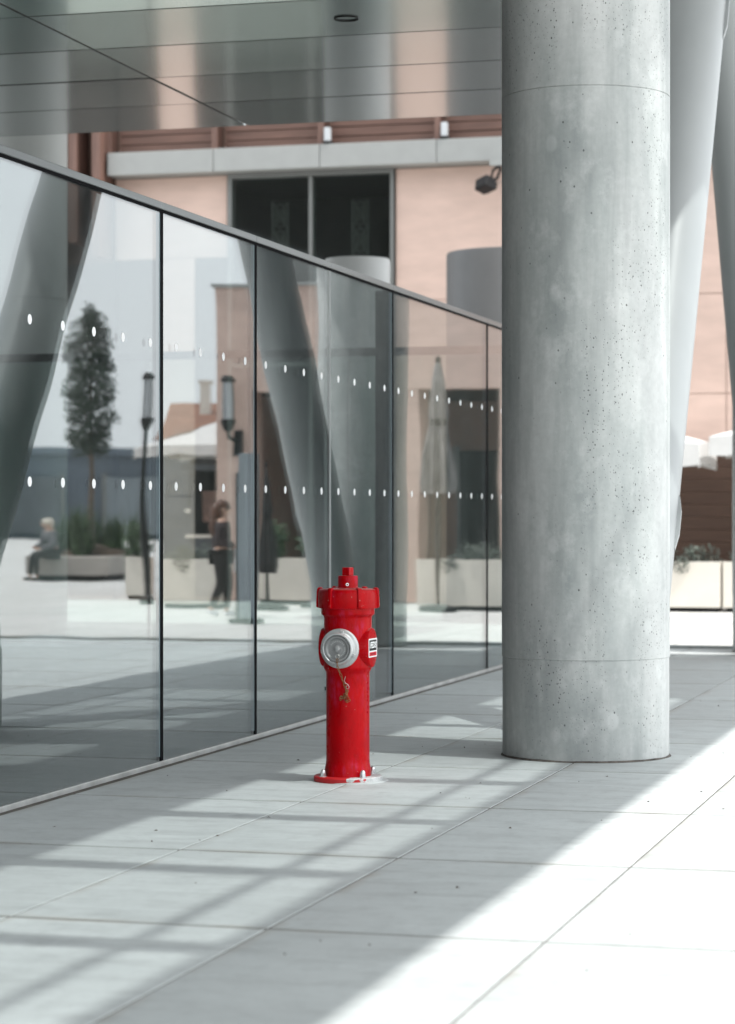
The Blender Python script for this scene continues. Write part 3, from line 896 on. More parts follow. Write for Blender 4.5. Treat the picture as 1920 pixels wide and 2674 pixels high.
# ------------------------------------------------------------------ parasols
def parasol(label, x, y, half, z_eave, z_top, zb, rz=0):
    t = thing('parasol', label, 'parasol', (x, y, 0), rz, 'open white parasols')
    m = MB()
    n = 8
    def edge(k, u):
        c = [(-half, -half), (half, -half), (half, half), (-half, half)]
        a, b = c[k], c[(k + 1) % 4]
        sag = -0.05 * math.sin(math.pi * u)
        return Vector((a[0] + (b[0] - a[0]) * u, a[1] + (b[1] - a[1]) * u, z_eave - sag))
    for k in range(4):
        for i in range(n):
            u0, u1 = i / n, (i + 1) / n
            e0, e1 = edge(k, u0), edge(k, u1)
            top = Vector((0, 0, z_top))
            m0, m1 = e0.lerp(top, 0.5) + Vector((0, 0, -0.06)), e1.lerp(top, 0.5) + Vector((0, 0, -0.06))
            m.add([e0, e1, m1, m0], [(0, 1, 2, 3)])
            m.add([m0, m1, top], [(0, 1, 2)])
            d0 = z_eave - zb + 0.03 * math.sin(i * 2.1 + k)
            d1 = z_eave - zb + 0.03 * math.sin((i + 1) * 2.1 + k)
            m.add([e0, e1, e1 + Vector((0, 0, -d1)), e0 + Vector((0, 0, -d0))], [(0, 1, 2, 3)])
    cv = part('canopy', m, 'canvas', t, fix=False)
    so = cv.modifiers.new('thickness', 'SOLIDIFY'); so.thickness = 0.006
    part('pole', MB().lathe([(0.03, 0.05), (0.03, z_top + 0.08)], 12), 'frame', t, True)
    part('base', MB().lathe([(0.32, 0), (0.32, 0.05), (0.05, 0.09)], 20), 'black', t, True)
    for k in range(4):
        c = [(-half, -half), (half, -half), (half, half), (-half, half)][k]
        part('rib', MB().tube([(0.0, 0, z_top - 0.03), (c[0] * 0.98, c[1] * 0.98, z_eave - 0.03)], 0.012, 6), 'frame', t)
    return t
parasol('open white parasol partly hidden behind the leaning strut and column', -0.98, 37.0, 1.05, 2.50, 2.95, 2.16)
parasol('open white parasol with drooping edge at the right edge of the picture', 1.28, 37.0, 1.05, 2.60, 3.05, 2.32)
parasol('open white parasol reflected in the glass beside the corner pier', 9.95, 43.4, 1.3, 2.68, 3.25, 2.5)

def closed_parasol(label, x, y, z0, z1, r, mat, pole_z=0.0):
    t = thing('closed_parasol', label, 'parasol', (x, y, 0), 0, 'closed parasols')
    def rf(a, z):
        return 1 + 0.28 * math.sin(a * 8) * max(0, min(1, (z1 - z) / (z1 - z0) + 0.1))
    h = z1 - z0
    prof = [(r * 0.85, z0), (r, z0 + 0.08 * h), (r * 0.95, z0 + 0.3 * h), (r * 0.62, z0 + 0.55 * h), (r * 0.7, z0 + 0.6 * h), (r * 0.45, z0 + 0.85 * h), (r * 0.12, z1)]
    cv = part('folded_canopy', MB().lathe(prof, 64, rf=rf), mat, t, True, angle=60)
    part('pole', MB().lathe([(0.03, pole_z), (0.03, z0 + 0.05)], 12), 'black', t, True)
    part('strap', MB().lathe([(r * 0.66, z0 + 0.52 * h), (r * 0.66, z0 + 0.57 * h)], 24), 'black', t, True)
    part('base', MB().lathe([(0.3, 0), (0.3, 0.06), (0.05, 0.1)], 20), 'black', t, True)
    part('finial', MB().lathe([(0.03, z1), (0.035, z1 + 0.04), (0.01, z1 + 0.1)], 12), 'black', t, True)
    return t
closed_parasol('closed grey and white parasol reflected in the right glass panel', 3.75, 35.2, 1.75, 3.72, 0.235, 'canvas_grey')
closed_parasol('closed black parasol reflected in front of the dark arcade', 6.32, 34.9, 0.55, 2.15, 0.14, 'canvas_dark')
closed_parasol('slim closed black parasol beside the other, nearer the arcade', 5.9, 36.2, 0.6, 2.2, 0.12, 'canvas_dark')

# ------------------------------------------------------------------ totem, kiosk, far buildings
tt = thing('sign_totem', 'plain blue grey metal totem reflected beside the walking woman', 'sign', (5.2, 30.5, 0), R(15))
part('panel', MB().box(-0.13, 0.13, -0.05, 0.05, 0.06, 2.25), 'totem', tt, bevel=0.008)
part('side_strip', MB().box(0.1305, 0.165, -0.045, 0.045, 0.06, 2.0), 'black', tt)
part('foot', MB().box(-0.2, 0.2, -0.11, 0.11, 0, 0.058), 'black', tt)
ks = thing('kiosk', 'dark grey kiosk with pale counter reflected behind the walking woman', 'kiosk', (9.75, 45.4, 0), R(0))
part('body', MB().box(-1.3, 1.3, -0.8, 0.8, 0, 1.0).box(-1.3, -1.2, -0.8, 0.8, 1.0, 2.3).box(1.2, 1.3, -0.8, 0.8, 1.0, 2.3).box(-1.2, 1.2, 0.7, 0.8, 1.0, 2.3), 'kiosk', ks, fix=False)
part('roof', MB().box(-1.4, 1.4, -0.95, 0.9, 2.3, 2.42), 'kiosk', ks, bevel=0.02)
part('counter', MB().box(-1.34, 1.34, -0.98, -0.78, 1.0, 1.06), 'cream', ks)
part('menu_board', MB().box(-0.9, 0.2, -0.98, -0.95, 1.75, 2.1), 'white_cloth', ks)
part('side_board', MB().box(0.35, 0.95, -0.985, -0.955, 1.3, 1.9), 'timber', ks)
hs = thing('gabled_house', 'grey house with brown gabled roof and chimney far behind the parasol in the reflection', 'house', (14.4, 68, 0), R(-12))
part('walls', MB().prism([(-5, -3.5), (5, -3.5), (5, 3.5), (-5, 3.5)], 0, 3.5), 'kiosk', hs)
m = MB()
m.add([(-5.2, -3.8, 3.5), (5.2, -3.8, 3.5), (5.2, 3.8, 3.5), (-5.2, 3.8, 3.5), (-5.2, 0, 4.7), (5.2, 0, 4.7)], [(0, 1, 5, 4), (2, 3, 4, 5), (0, 4, 3), (1, 2, 5), (0, 3, 2, 1)])
rf_ = part('roof', m, 'tile_roof', hs)
part('chimney', MB().box(4.0, 4.25, -1.2, -0.95, 4.2, 5.2).box(3.95, 4.3, -1.25, -0.9, 5.2, 5.3), 'cream', rf_)
for x in (-3.4, -1.0, 1.4, 3.8):
    w_ = part('window', MB().box(x - 0.5, x + 0.5, -3.56, -3.49, 1.6, 3.0), 'dark', hs)
    part('sill', MB().box(x - 0.6, x + 0.6, -3.66, -3.5, 1.5, 1.598), 'cream', w_)
fb = thing('quay_building', 'long low slate blue building across the far plaza reflected at left', 'building', (48.5, 130, 0), R(-22))
part('body', MB().box(-50, 50, 0, 12, 0, 5.0), 'far_blue', fb)
part('roof', MB().box(-50.5, 50.5, -0.8, 12.5, 4.9, 5.3), 'far_blue', fb)
for i in range(14):
    x = -46 + i * 7.0
    w_ = part('bay', MB().box(x - 2.2, x + 2.2, -0.25, -0.01, 0.3, 3.6), 'kiosk' if i % 3 else 'totem', fb)
    part('frame', MB().box(x - 2.4, x - 2.2, -0.35, -0.005, 0.2, 3.8).box(x + 2.2, x + 2.4, -0.35, -0.005, 0.2, 3.8), 'frame', w_)

# ------------------------------------------------------------------ people
def skin_mesh(name, pts, edges, mat, sub=2, root=0):
    me = bpy.data.meshes.new(name + '_cage')
    me.from_pydata([p[:3] for p in pts], edges, [])
    o = bpy.data.objects.new(name + '_cage', me)
    col.objects.link(o)
    sk = o.modifiers.new('skin', 'SKIN')
    sk.use_smooth_shade = True
    lay = me.skin_vertices[0].data
    for i, p in enumerate(pts):
        r = p[3]
        lay[i].radius = (r, r) if not hasattr(r, '__len__') else r
        lay[i].use_root = (i == root)
    sb = o.modifiers.new('sub', 'SUBSURF')
    sb.levels = sub
    sb.render_levels = sub
    dg = bpy.context.evaluated_depsgraph_get()
    out = bpy.data.meshes.new_from_object(o.evaluated_get(dg))
    out.name = name
    bpy.data.objects.remove(o)
    out.materials.clear()
    out.materials.append(M[mat])
    for p in out.polygons:
        p.use_smooth = True
    return out

def ico(m, c, rx, ry, rz, n=20, k=12):
    vs, fs = [], []
    for j in range(k + 1):
        ph = math.pi * j / k
        for i in range(n):
            a = 2 * math.pi * i / n
            vs.append((c[0] + rx * math.sin(ph) * math.cos(a), c[1] + ry * math.sin(ph) * math.sin(a), c[2] + rz * math.cos(ph)))
    for j in range(k):
        for i in range(n):
            l = (i + 1) % n
            fs.append((j * n + i, (j + 1) * n + i, (j + 1) * n + l, j * n + l))
    m.add(vs, fs)

def chain_edges(*chains):
    e = []
    for c in chains:
        e += list(zip(c[:-1], c[1:]))
    return e

def person(label, loc, rz, pose):
    t = thing('person', label, 'person', loc, rz)
    P = pose
    names = list(P['pts'].keys())
    idx = {n: i for i, n in enumerate(names)}
    pts = [P['pts'][n] for n in names]
    ed = [(idx[a], idx[b]) for c in P['chains'] for a, b in zip(c[:-1], c[1:])]
    body = link('body', skin_mesh('body', pts, ed, 'skin', 2, idx['pelvis']), t)
    def grow(nm, chains, mat, add, over={}):
        use = []
        for c in chains:
            for q in c:
                if q not in use:
                    use.append(q)
        ii = {n: i for i, n in enumerate(use)}
        ps = []
        for q in use:
            p = over.get(q, P['pts'][q])
            r = p[3]
            r = (r[0] + add, r[1] + add) if hasattr(r, '__len__') else r + add
            ps.append((p[0], p[1], p[2], r))
        return link(nm, skin_mesh(nm, ps, [(ii[a], ii[b]) for c in chains for a, b in zip(c[:-1], c[1:])], mat), t)
    for nm, chains, mat, add, over in P['clothes']:
        grow(nm, chains, mat, add, over)
    h = P['pts']['head']
    fm = MB()
    for s in (-1, 1):
        ico(fm, (h[0] + s * 0.032, h[1] - 0.088, h[2] + 0.01), 0.012, 0.008, 0.009, 8, 6)
    part('eyes', fm, 'black', body, True)
    fm = MB()
    ico(fm, (h[0], h[1] - 0.100, h[2] - 0.02), 0.014, 0.022, 0.026, 10, 8)
    for s in (-1, 1):
        ico(fm, (h[0] + s * 0.082, h[1] + 0.005, h[2] - 0.01), 0.012, 0.022, 0.034, 10, 8)
    ico(fm, (h[0], h[1] - 0.09, h[2] - 0.062), 0.026, 0.012, 0.009, 10, 6)
    part('face_features', fm, 'skin', body, True)
    return t

# walking woman, about 1.62 m
W = {
    'pelvis': (0, 0, 0.90, (0.135, 0.10)), 'waist': (0, -0.01, 1.06, (0.115, 0.09)), 'chest': (0, -0.015, 1.24, (0.135, 0.10)), 'upper': (0, 0.0, 1.34, (0.10, 0.075)),
    'neck': (0, -0.01, 1.41, 0.048), 'headb': (0, -0.025, 1.465, 0.062), 'head': (0, -0.03, 1.53, (0.076, 0.088)), 'crown': (0, -0.02, 1.595, 0.05),
    'hipL': (-0.085, 0, 0.86, 0.085), 'kneeL': (-0.08, -0.09, 0.48, 0.062), 'ankL': (-0.08, -0.09, 0.10, 0.038), 'heelL': (-0.08, -0.075, 0.045, 0.036), 'toeL': (-0.085, -0.225, 0.035, 0.030),
    'hipR': (0.085, 0, 0.86, 0.085), 'kneeR': (0.08, -0.02, 0.48, 0.062), 'ankR': (0.08, 0.14, 0.12, 0.038), 'heelR': (0.08, 0.16, 0.07, 0.036), 'toeR': (0.085, 0.02, 0.035, 0.030),
    'shL': (-0.16, 0.0, 1.325, 0.056), 'elL': (-0.215, 0.10, 1.07, 0.040), 'wrL': (-0.21, 0.0, 0.86, 0.027), 'haL': (-0.205, -0.03, 0.79, (0.022, 0.034)),
    'f1L': (-0.195, -0.065, 0.73, 0.009), 'f2L': (-0.205, -0.045, 0.705, 0.009), 'f3L': (-0.21, -0.022, 0.70, 0.009), 'f4L': (-0.212, 0.0, 0.715, 0.008), 'thL': (-0.185, -0.075, 0.785, 0.010),
    'shR': (0.16, 0.0, 1.325, 0.056), 'elR': (0.21, 0.02, 1.07, 0.040), 'wrR': (0.17, -0.18, 0.98, 0.027), 'haR': (0.15, -0.24, 0.98, (0.022, 0.034)),
    'f1R': (0.14, -0.31, 0.99, 0.009), 'f2R': (0.145, -0.315, 0.97, 0.009), 'f3R': (0.15, -0.305, 0.95, 0.009), 'f4R': (0.155, -0.29, 0.935, 0.008), 'thR': (0.135, -0.26, 1.03, 0.010),
}
WC = [['pelvis', 'waist', 'chest', 'upper', 'neck', 'headb', 'head', 'crown'], ['pelvis', 'hipL', 'kneeL', 'ankL', 'heelL', 'toeL'], ['pelvis', 'hipR', 'kneeR', 'ankR', 'heelR', 'toeR'],
      ['upper', 'shL', 'elL', 'wrL', 'haL'], ['upper', 'shR', 'elR', 'wrR', 'haR']] + [['ha' + s, f + s] for s in 'LR' for f in ('f1', 'f2', 'f3', 'f4', 'th')]
woman = person('woman with long brown hair in dark jacket walking, reflected in the glass', (6.22, 32.42, 0), R(-106), {
    'pts': W, 'chains': WC, 'clothes': [
        ('trousers', [['pelvis', 'hipL', 'kneeL', 'ankL'], ['pelvis', 'hipR', 'kneeR', 'ankR']], 'trouser', 0.014, {}),
        ('shirt', [['pelvis', 'waist']], 'white_cloth', 0.024, {'pelvis': (0, 0, 0.83, (0.145, 0.115)), 'waist': (0, -0.01, 1.0, (0.13, 0.10))}),
        ('jacket', [['pelvis', 'waist', 'chest', 'upper'], ['upper', 'shL', 'elL', 'wrL'], ['upper', 'shR', 'elR', 'wrR']], 'jacket', 0.026, {'pelvis': (0, 0, 0.94, (0.14, 0.11))}),
        ('shoes', [['ankL', 'heelL', 'toeL']], 'white_cloth', 0.012, {'ankL': (-0.08, -0.08, 0.075, 0.036)}),
        ('shoes', [['ankR', 'heelR', 'toeR']], 'white_cloth', 0.012, {'ankR': (0.08, 0.15, 0.10, 0.036)}),
    ]})
hm = MB()
ico(hm, (0, 0.002, 1.555), 0.098, 0.108, 0.098)
ico(hm, (0, 0.075, 1.44), 0.135, 0.105, 0.18)
ico(hm, (0.05, 0.10, 1.29), 0.085, 0.075, 0.15)
ico(hm, (-0.05, 0.10, 1.28), 0.085, 0.075, 0.15)
part('hair', hm, 'hair', woman, True)
bag = thing('tote_bag', 'white tote bag carried by the walking woman', 'bag', (6.22 - 0.29, 32.42 + 0.05, 0.62), R(-106))
part('pouch', MB().prism([(-0.05, -0.15), (0.05, -0.15), (0.06, 0.13), (-0.06, 0.13)], 0.0, 0.34), 'tan_bag', bag, bevel=0.02)
part('handle', MB().tube([(0, -0.1, 0.33), (0, -0.07, 0.45), (0, 0.05, 0.45), (0, 0.09, 0.33)], 0.01, 8), 'tan_bag', bag, True)

# seated person on the raised bed
Sx = dict(W)
Sx.update({'pelvis': (0, 0.02, 0.56 + 0.06, (0.14, 0.11)), 'waist': (0, 0.02, 0.78, (0.12, 0.10)), 'chest': (0, -0.03, 0.97, (0.14, 0.105)), 'upper': (0, -0.05, 1.07, (0.10, 0.075)),
           'neck': (0, -0.08, 1.14, 0.05), 'headb': (0, -0.105, 1.19, 0.062), 'head': (0, -0.12, 1.255, (0.078, 0.09)), 'crown': (0, -0.11, 1.32, 0.05),
           'hipL': (-0.09, -0.02, 0.60, 0.085), 'kneeL': (-0.11, -0.43, 0.56, 0.062), 'ankL': (-0.10, -0.46, 0.11, 0.038), 'heelL': (-0.10, -0.445, 0.045, 0.036), 'toeL': (-0.105, -0.60, 0.035, 0.03),
           'hipR': (0.09, -0.02, 0.60, 0.085), 'kneeR': (0.11, -0.44, 0.56, 0.062), 'ankR': (0.11, -0.52, 0.11, 0.038), 'heelR': (0.11, -0.505, 0.045, 0.036), 'toeR': (0.115, -0.66, 0.035, 0.03),
           'shL': (-0.17, -0.05, 1.05, 0.058), 'elL': (-0.22, -0.12, 0.80, 0.042), 'wrL': (-0.12, -0.33, 0.70, 0.028), 'haL': (-0.07, -0.38, 0.69, (0.022, 0.034)),
           'f1L': (-0.02, -0.43, 0.70, 0.009), 'f2L': (-0.02, -0.43, 0.68, 0.009), 'f3L': (-0.025, -0.42, 0.665, 0.009), 'f4L': (-0.03, -0.40, 0.655, 0.008), 'thL': (-0.06, -0.40, 0.73, 0.01),
           'shR': (0.17, -0.05, 1.05, 0.058), 'elR': (0.22, -0.13, 0.80, 0.042), 'wrR': (0.13, -0.34, 0.72, 0.028), 'haR': (0.09, -0.39, 0.72, (0.022, 0.034)),
           'f1R': (0.05, -0.45, 0.73, 0.009), 'f2R': (0.05, -0.45, 0.71, 0.009), 'f3R': (0.055, -0.44, 0.695, 0.009), 'f4R': (0.06, -0.42, 0.685, 0.008), 'thR': (0.07, -0.42, 0.76, 0.01)})
seated = person('person with white hair in grey clothes seated on the raised bed in the reflection', (15.78, 48.98, 0.0), R(42), {
    'pts': Sx, 'chains': WC, 'clothes': [
        ('trousers', [['pelvis', 'hipL', 'kneeL', 'ankL'], ['pelvis', 'hipR', 'kneeR', 'ankR']], 'trouser', 0.014, {}),
        ('jumper', [['pelvis', 'waist', 'chest', 'upper'], ['upper', 'shL', 'elL', 'wrL'], ['upper', 'shR', 'elR', 'wrR']], 'cloth_grey', 0.022, {}),
        ('shoes', [['ankL', 'heelL', 'toeL']], 'black', 0.012, {'ankL': (-0.10, -0.455, 0.08, 0.038)}),
        ('shoes', [['ankR', 'heelR', 'toeR']], 'black', 0.012, {'ankR': (0.11, -0.515, 0.08, 0.038)}),
    ]})
hm = MB()
ico(hm, (0, -0.095, 1.285), 0.098, 0.105, 0.088)
ico(hm, (0, -0.06, 1.23), 0.088, 0.07, 0.07)
part('hair', hm, 'hair_grey', seated, True)

# ------------------------------------------------------------------ the hydrant
hy = thing('fire_hydrant', 'red pillar fire hydrant with grey hose coupling and rusty chain on the paving', 'hydrant', (1.27, 12.66, 0.0), R(15.87))
part('base_flange', MB().lathe([(0.183, -0.004), (0.186, 0.004), (0.186, 0.024), (0.181, 0.029), (0.10, 0.030)], 72, cap1=False), 'flange', hy, True)
prof = [(0.128, 0.030), (0.1265, 0.045), (0.125, 0.070), (0.1215, 0.085), (0.119, 0.098), (0.118, 0.12), (0.118, 0.30), (0.118, 0.45), (0.118, 0.585), (0.1195, 0.594), (0.126, 0.603), (0.131, 0.613),
        (0.1322, 0.622), (0.1322, 0.636), (0.1308, 0.650), (0.1303, 0.70), (0.1303, 0.80), (0.1303, 0.885), (0.1315, 0.893), (0.138, 0.900), (0.1440, 0.905), (0.1455, 0.910), (0.1455, 0.940)]
part('standpipe', MB().lathe(prof, 72), 'red', hy, True)
# bolts: hex nut with domed top
def dome_nut():
    m = MB()
    m.prism([(0.0165 * math.cos(i * math.pi / 3), 0.0165 * math.sin(i * math.pi / 3)) for i in range(6)], 0.0, 0.019)
    m.lathe([(0.0145, 0.019), (0.0145, 0.027), (0.0125, 0.034), (0.008, 0.039), (0.002, 0.041)], 18, cap0=False)
    m.lathe([(0.021, -0.0), (0.021, 0.003)], 20)
    return m.mesh('flange_bolt', 'zinc', True)
bm_ = dome_nut()
for i, ang in enumerate((-59, 31, 121, 211)):
    link('flange_bolt', bm_, hy, (0.156 * math.sin(R(ang)), -0.156 * math.cos(R(ang)), 0.0295), (R(rnd.uniform(-4, 4)), R(rnd.uniform(-4, 4)), R(rnd.uniform(0, 60))))
# cap with six grip ribs
def caprf(a, z):
    q = (math.degrees(a) - (-90 + 23)) % 60
    return 1.0 - 0.022 * math.cos(R((q - 30) * 6)) * 0.5 - 0.0
cp = part('hydrant_cap', MB().lathe([(0.148, 0.938), (0.1585, 0.939), (0.1605, 0.945), (0.160, 1.02), (0.1565, 1.036), (0.149, 1.043), (0.09, 1.048), (0.05, 1.049)], 96, rf=caprf), 'red', hy, True, angle=50)
def rib():
    m = MB()
    w0, w1 = 0.0125, 0.0095
    pr = [(0.150, 0.940), (0.170, 0.941), (0.1735, 0.95), (0.170, 1.035), (0.166, 1.046), (0.158, 1.052), (0.142, 1.052), (0.138, 1.046)]
    n = len(pr)
    vs = [(-w0, -r, z) for r, z in pr] + [(w0, -r, z) for r, z in pr]
    m.add(vs, [tuple(range(n)), tuple(reversed(range(n, 2 * n)))] + [(i, n + i, n + (i + 1) % n, (i + 1) % n) for i in range(n)])
    return m.mesh('grip_rib', 'red', True, bevel=0.004, angle=40)
rm = rib()
for i in range(6):
    link('grip_rib', rm, cp, (0, 0, 0), (0, 0, R(23 + 60 * i)))
part('cap_screw', MB().lathe([(0.012, 1.046), (0.012, 1.052), (0.006, 1.058)], 14), 'red', cp, True, loc=(0.088, -0.03, 0))
part('cap_screw', MB().lathe([(0.012, 1.046), (0.012, 1.052), (0.006, 1.058)], 14), 'red', cp, True, loc=(-0.075, 0.03, 0))
bo = part('valve_boss', MB().lathe([(0.062, 1.046), (0.056, 1.050), (0.0545, 1.055), (0.0545, 1.108), (0.052, 1.115), (0.02, 1.116)], 48), 'red', hy, True)
part('set_screw', MB().lathe([(0.0085, -0.002), (0.0085, 0.0015), (0.0045, 0.0015), (0.0045, -0.001)], 16), 'zinc', bo, True, loc=(-0.003, -0.0545, 1.068), rot=(R(90), 0, 0))
part('operating_nut', MB().box(-0.023, 0.023, -0.023, 0.023, 1.114, 1.160), 'red', hy, bevel=0.003, rot=(0, 0, R(-34)))
# blank bosses left and right, hose outlet in front; each built along +Z and turned to its side
def ell(rings, n=48):
    m = MB()
    vs, fs = [], []
    for (w, h, z) in rings:
        for i in range(n):
            a = 2 * math.pi * i / n
            vs.append((w * math.cos(a), h * math.sin(a), z))
    for j in range(len(rings) - 1):
        for i in range(n):
            k = (i + 1) % n
            fs.append((j * n + i, j * n + k, (j + 1) * n + k, (j + 1) * n + i))
    fs.append(tuple(range((len(rings) - 1) * n, len(rings) * n)))
    return m.add(vs, fs)
def side_rot(phi):
    # local +Z -> horizontal direction at phi (0 = towards the camera, + = picture right), local +Y stays up
    z = Vector((math.sin(R(phi)), -math.cos(R(phi)), 0))
    y = Vector((0, 0, 1))
    x = y.cross(z)
    return Matrix((x, y, z)).transposed().to_euler()
OZ = 0.725
boss_rings = [(0.112, 0.122, 0.040), (0.100, 0.116, 0.085), (0.092, 0.111, 0.120), (0.087, 0.108, 0.136), (0.083, 0.105, 0.1415), (0.079, 0.101, 0.1425)]
bs = []
for phi in (72, -108):
    bs.append(part('blank_boss', ell(boss_rings), 'red', hy, True, loc=(0, 0, OZ), rot=side_rot(phi), angle=50))
def rrect(w, h, r, n=5):
    pts = []
    for cx, cy, a0 in ((w - r, h - r, 0), (-w + r, h - r, 90), (-w + r, -h + r, 180), (w - r, -h + r, 270)):
        for i in range(n + 1):
            a = R(a0 + 90 * i / n)
            pts.append((cx + r * math.cos(a), cy + r * math.sin(a)))
    return pts
ZS = 0.1425
st = part('sticker', MB().prism(rrect(0.076, 0.051, 0.008), ZS - 0.0002, ZS + 0.0006), 'st_white', bs[0])
part('black_panel', MB().prism(rrect(0.064, 0.0285, 0.002), ZS + 0.0007, ZS + 0.0009), 'st_black', st, loc=(0, 0.0135, 0))
part('red_panel', MB().prism(rrect(0.064, 0.0105, 0.002), ZS + 0.0007, ZS + 0.0009), 'st_red', st, loc=(0, -0.0335, 0))
def letters(name, txt, size, mat, parent, loc, shear, off, sx):
    cu = bpy.data.curves.new(name, 'FONT')
    cu.body = txt
    cu.size = size
    cu.align_x = 'CENTER'
    cu.align_y = 'CENTER'
    cu.shear = shear
    cu.offset = off
    cu.extrude = 0.0001
    cu.space_character = 0.95
    o = bpy.data.objects.new(name, cu)
    col.objects.link(o)
    dg = bpy.context.evaluated_depsgraph_get()
    me = bpy.data.meshes.new_from_object(o.evaluated_get(dg))
    bpy.data.objects.remove(o)
    me.name = name
    me.materials.clear()
    me.materials.append(M[mat])
    q = link(name, me, parent, loc)
    q.scale = (sx, 1, 1)
    return q
letters('lettering', 'FEDS', 0.046, 'st_white', st, (0.0, 0.0135, ZS + 0.0012), 0.22, 0.0017, 1.12)
for i in range(7):
    part('small_print', MB().box(-0.0035, 0.0035, -0.003, 0.003, ZS + 0.0010, ZS + 0.0012), 'st_dark_red', st, loc=(-0.033 + 0.011 * i, -0.0335, 0))
# hose coupling
ho = part('hose_outlet', MB().lathe([(0.098, 0.03), (0.096, 0.11), (0.090, 0.132), (0.085, 0.15)], 56), 'red', hy, True, loc=(0, 0, OZ), rot=side_rot(-18))
ring = part('coupling_ring', MB().lathe([(0.080, 0.128), (0.1045, 0.130), (0.1075, 0.134), (0.1075, 0.146), (0.105, 0.151), (0.098, 0.154), (0.092, 0.155), (0.0885, 0.158), (0.0865, 0.166), (0.0850, 0.188), (0.0825, 0.192), (0.0765, 0.193), (0.0735, 0.190), (0.0725, 0.178)], 72, cap1=False), 'cast_alu', ho, True, angle=45)
part('coupling_cap', MB().lathe([(0.0715, 0.170), (0.0712, 0.186), (0.0690, 0.1895), (0.0600, 0.1895), (0.0565, 0.186), (0.0520, 0.1795), (0.030, 0.1785), (0.0195, 0.180), (0.0185, 0.190), (0.0165, 0.1965), (0.010, 0.1995), (0.002, 0.2005)], 64), 'cast_alu_dark', ho, True, angle=45)
for ang in (78, -22, 190):
    part('coupling_lug', MB().box(-0.010, 0.010, 0.084, 0.101, 0.150, 0.172), 'cast_alu', ho, bevel=0.003, rot=(0, 0, R(ang - 90)))
for ang in list(range(35, 150, 14)) + list(range(-70, 20, 13)):
    part('embossed_mark', MB().box(-0.0026, 0.0026, -0.0042, 0.0042, 0.1783, 0.1797), 'cast_alu', ho, loc=(0.041 * math.cos(R(ang)), 0.041 * math.sin(R(ang)), 0), rot=(0, 0, R(ang - 90 + 10 * math.sin(ang * 3.1))))
# chain: eye on the cap, links hanging down the pipe
ch = link('chain', None, hy)
f18 = Vector((math.sin(R(-18)), -math.cos(R(-18)), 0))
s18 = Vector((math.cos(R(-18)), math.sin(R(-18)), 0))
def hp(side, up, out):
    return f18 * out + s18 * side + Vector((0, 0, OZ + up))
eye_c = hp(0.002, -0.041, 0.186)
part('eye_ring', MB().tube([eye_c + s18 * 0.011 * math.cos(t) + Vector((0, 0, 0.011 * math.sin(t))) for t in [2 * math.pi * i / 18 for i in range(18)]], 0.0016, 7, True), 'wire', ch, True)
path = [(0.002, -0.053, 0.190), (0.003, -0.072, 0.197), (0.005, -0.090, 0.199), (0.009, -0.110, 0.190), (0.012, -0.130, 0.172), (0.013, -0.150, 0.152), (0.014, -0.170, 0.136), (0.020, -0.190, 0.127), (0.027, -0.208, 0.125), (0.032, -0.225, 0.125), (0.034, -0.243, 0.125), (0.035, -0.258, 0.126)]
def link_mesh(l=0.0125, w=0.0052, r=0.0019):
    pts = []
    for i in range(20):
        t = 2 * math.pi * i / 20
        pts.append((w * math.cos(t), 0, (l - w) * (1 if math.sin(t) > 0 else -1) * (abs(math.sin(t)) > 0.05) + w * math.sin(t)))
    return MB().tube(pts, r, 6, True).mesh('chain_link', 'rust', True)
lm_ = link_mesh()
for i in range(len(path) - 1):
    a, b = hp(*path[i]), hp(*path[i + 1])
    d = (b - a)
    q = d.to_track_quat('Z', 'Y').to_euler()
    o = link('chain_link', lm_, ch, (a + b) / 2)
    o.rotation_mode = 'QUATERNION'
    from mathutils import Quaternion
    o.rotation_quaternion = d.to_track_quat('Z', 'Y') @ Quaternion((0, 0, 1), R(90 * (i % 2) + rnd.uniform(-20, 20)))
for k, (sd, up, an) in enumerate([(0.018, -0.262, 40), (0.008, -0.264, 80), (0.026, -0.272, -30), (0.040, -0.272, 20), (0.001, -0.268, 10), (0.036, -0.236, 35), (0.028, -0.252, -50), (0.043, -0.282, 60)]):
    o = link('chain_link', lm_, ch, hp(sd, up, 0.1245 + 0.002 * (k % 2)))
    o.rotation_euler = (R(10), R(an), R(-18 + 30 * (k % 3)))
hook = [hp(0.030, -0.150, 0.134), hp(0.022, -0.172, 0.130), hp(0.028, -0.186, 0.129), hp(0.042, -0.194, 0.127), hp(0.048, -0.206, 0.126), hp(0.044, -0.217, 0.126), hp(0.034, -0.216, 0.126), hp(0.031, -0.206, 0.127), hp(0.038, -0.199, 0.128)]
part('wire_hook', MB().tube(hook, 0.0018, 7), 'wire', ch, True)
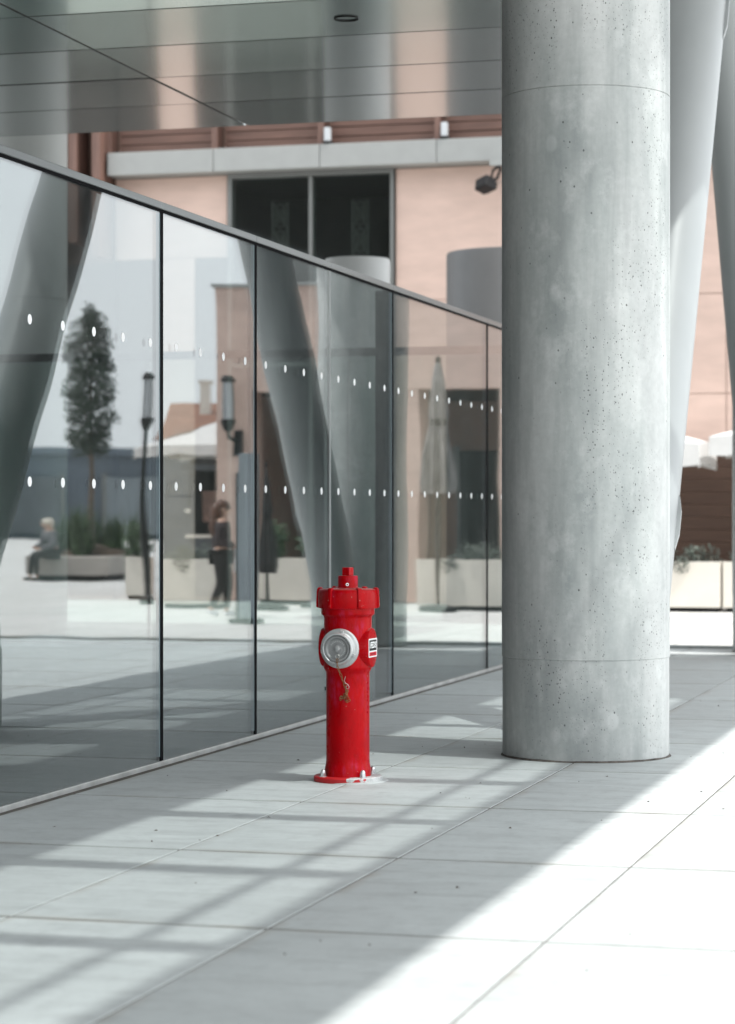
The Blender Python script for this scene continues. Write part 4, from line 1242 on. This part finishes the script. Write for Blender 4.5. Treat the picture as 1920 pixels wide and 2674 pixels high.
# raised cast marks down the right flank of the pipe and a small lug on its left
for i, z in enumerate((0.535, 0.505, 0.485, 0.462, 0.44, 0.405, 0.375)):
    a = R(66 + 4 * (i % 2))
    part('cast_mark', MB().box(-0.009, 0.009, -0.003, 0.003, -0.006 - 0.004 * (i % 2), 0.008), 'red', hy, bevel=0.002, loc=(0.1185 * math.sin(a), -0.1185 * math.cos(a), z), rot=(0, 0, a))
part('pipe_lug', MB().tube([(-0.112, 0.02, 0.50), (-0.124, 0.02, 0.508), (-0.122, 0.02, 0.49)], 0.004, 6), 'black', hy)
# grey grouting pad under the flange, reaching out on one side
part('grout_pad', MB().lathe([(0.196, -0.005), (0.194, 0.004), (0.18, 0.008)], 40, rf=lambda a, z: 1 + 0.02 * math.sin(3 * a + 1) + 0.015 * math.sin(7 * a)), 'slab', hy, True, loc=(0.022, 0.0, 0))

# ------------------------------------------------------------------ small litter on the paving
m = MB()
r_ = random.Random(3)
spots = [(1.0, 10.4), (0.35, 9.5), (2.0, 12.7), (1.9, 12.2), (2.1, 12.0), (2.6, 13.2), (3.2, 12.6), (3.0, 12.1), (1.35, 11.0), (0.8, 12.0), (0.7, 13.6), (2.5, 12.9), (3.35, 17.0), (2.9, 14.4), (1.7, 15.4), (0.5, 10.4), (3.4, 11.9), (1.2, 14.6), (2.2, 10.8), (0.25, 12.6), (1.33, 10.3), (1.3, 10.15)]
for (x, y) in spots + [(r_.uniform(0.1, 4), r_.uniform(7, 20)) for _ in range(40)]:
    s = r_.uniform(0.003, 0.012)
    a = r_.uniform(0, 6.28)
    c, s2 = math.cos(a) * s, math.sin(a) * s
    h = r_.uniform(0.003, 0.009)
    m.add([(x - c, y - s2, 0.002), (x + s2 * 0.5, y - c * 0.5, 0.002 + h * 0.4), (x + c, y + s2, 0.003), (x - s2 * 0.5, y + c * 0.5, 0.002 + h)], [(0, 1, 2), (0, 2, 3), (0, 3, 1), (1, 3, 2)])
o = part('leaf_litter', m, 'debris', None, fix=False)
o['kind'] = 'stuff'
tag(o, 'scattered dark bits of dry leaf on the pale paving', 'litter')
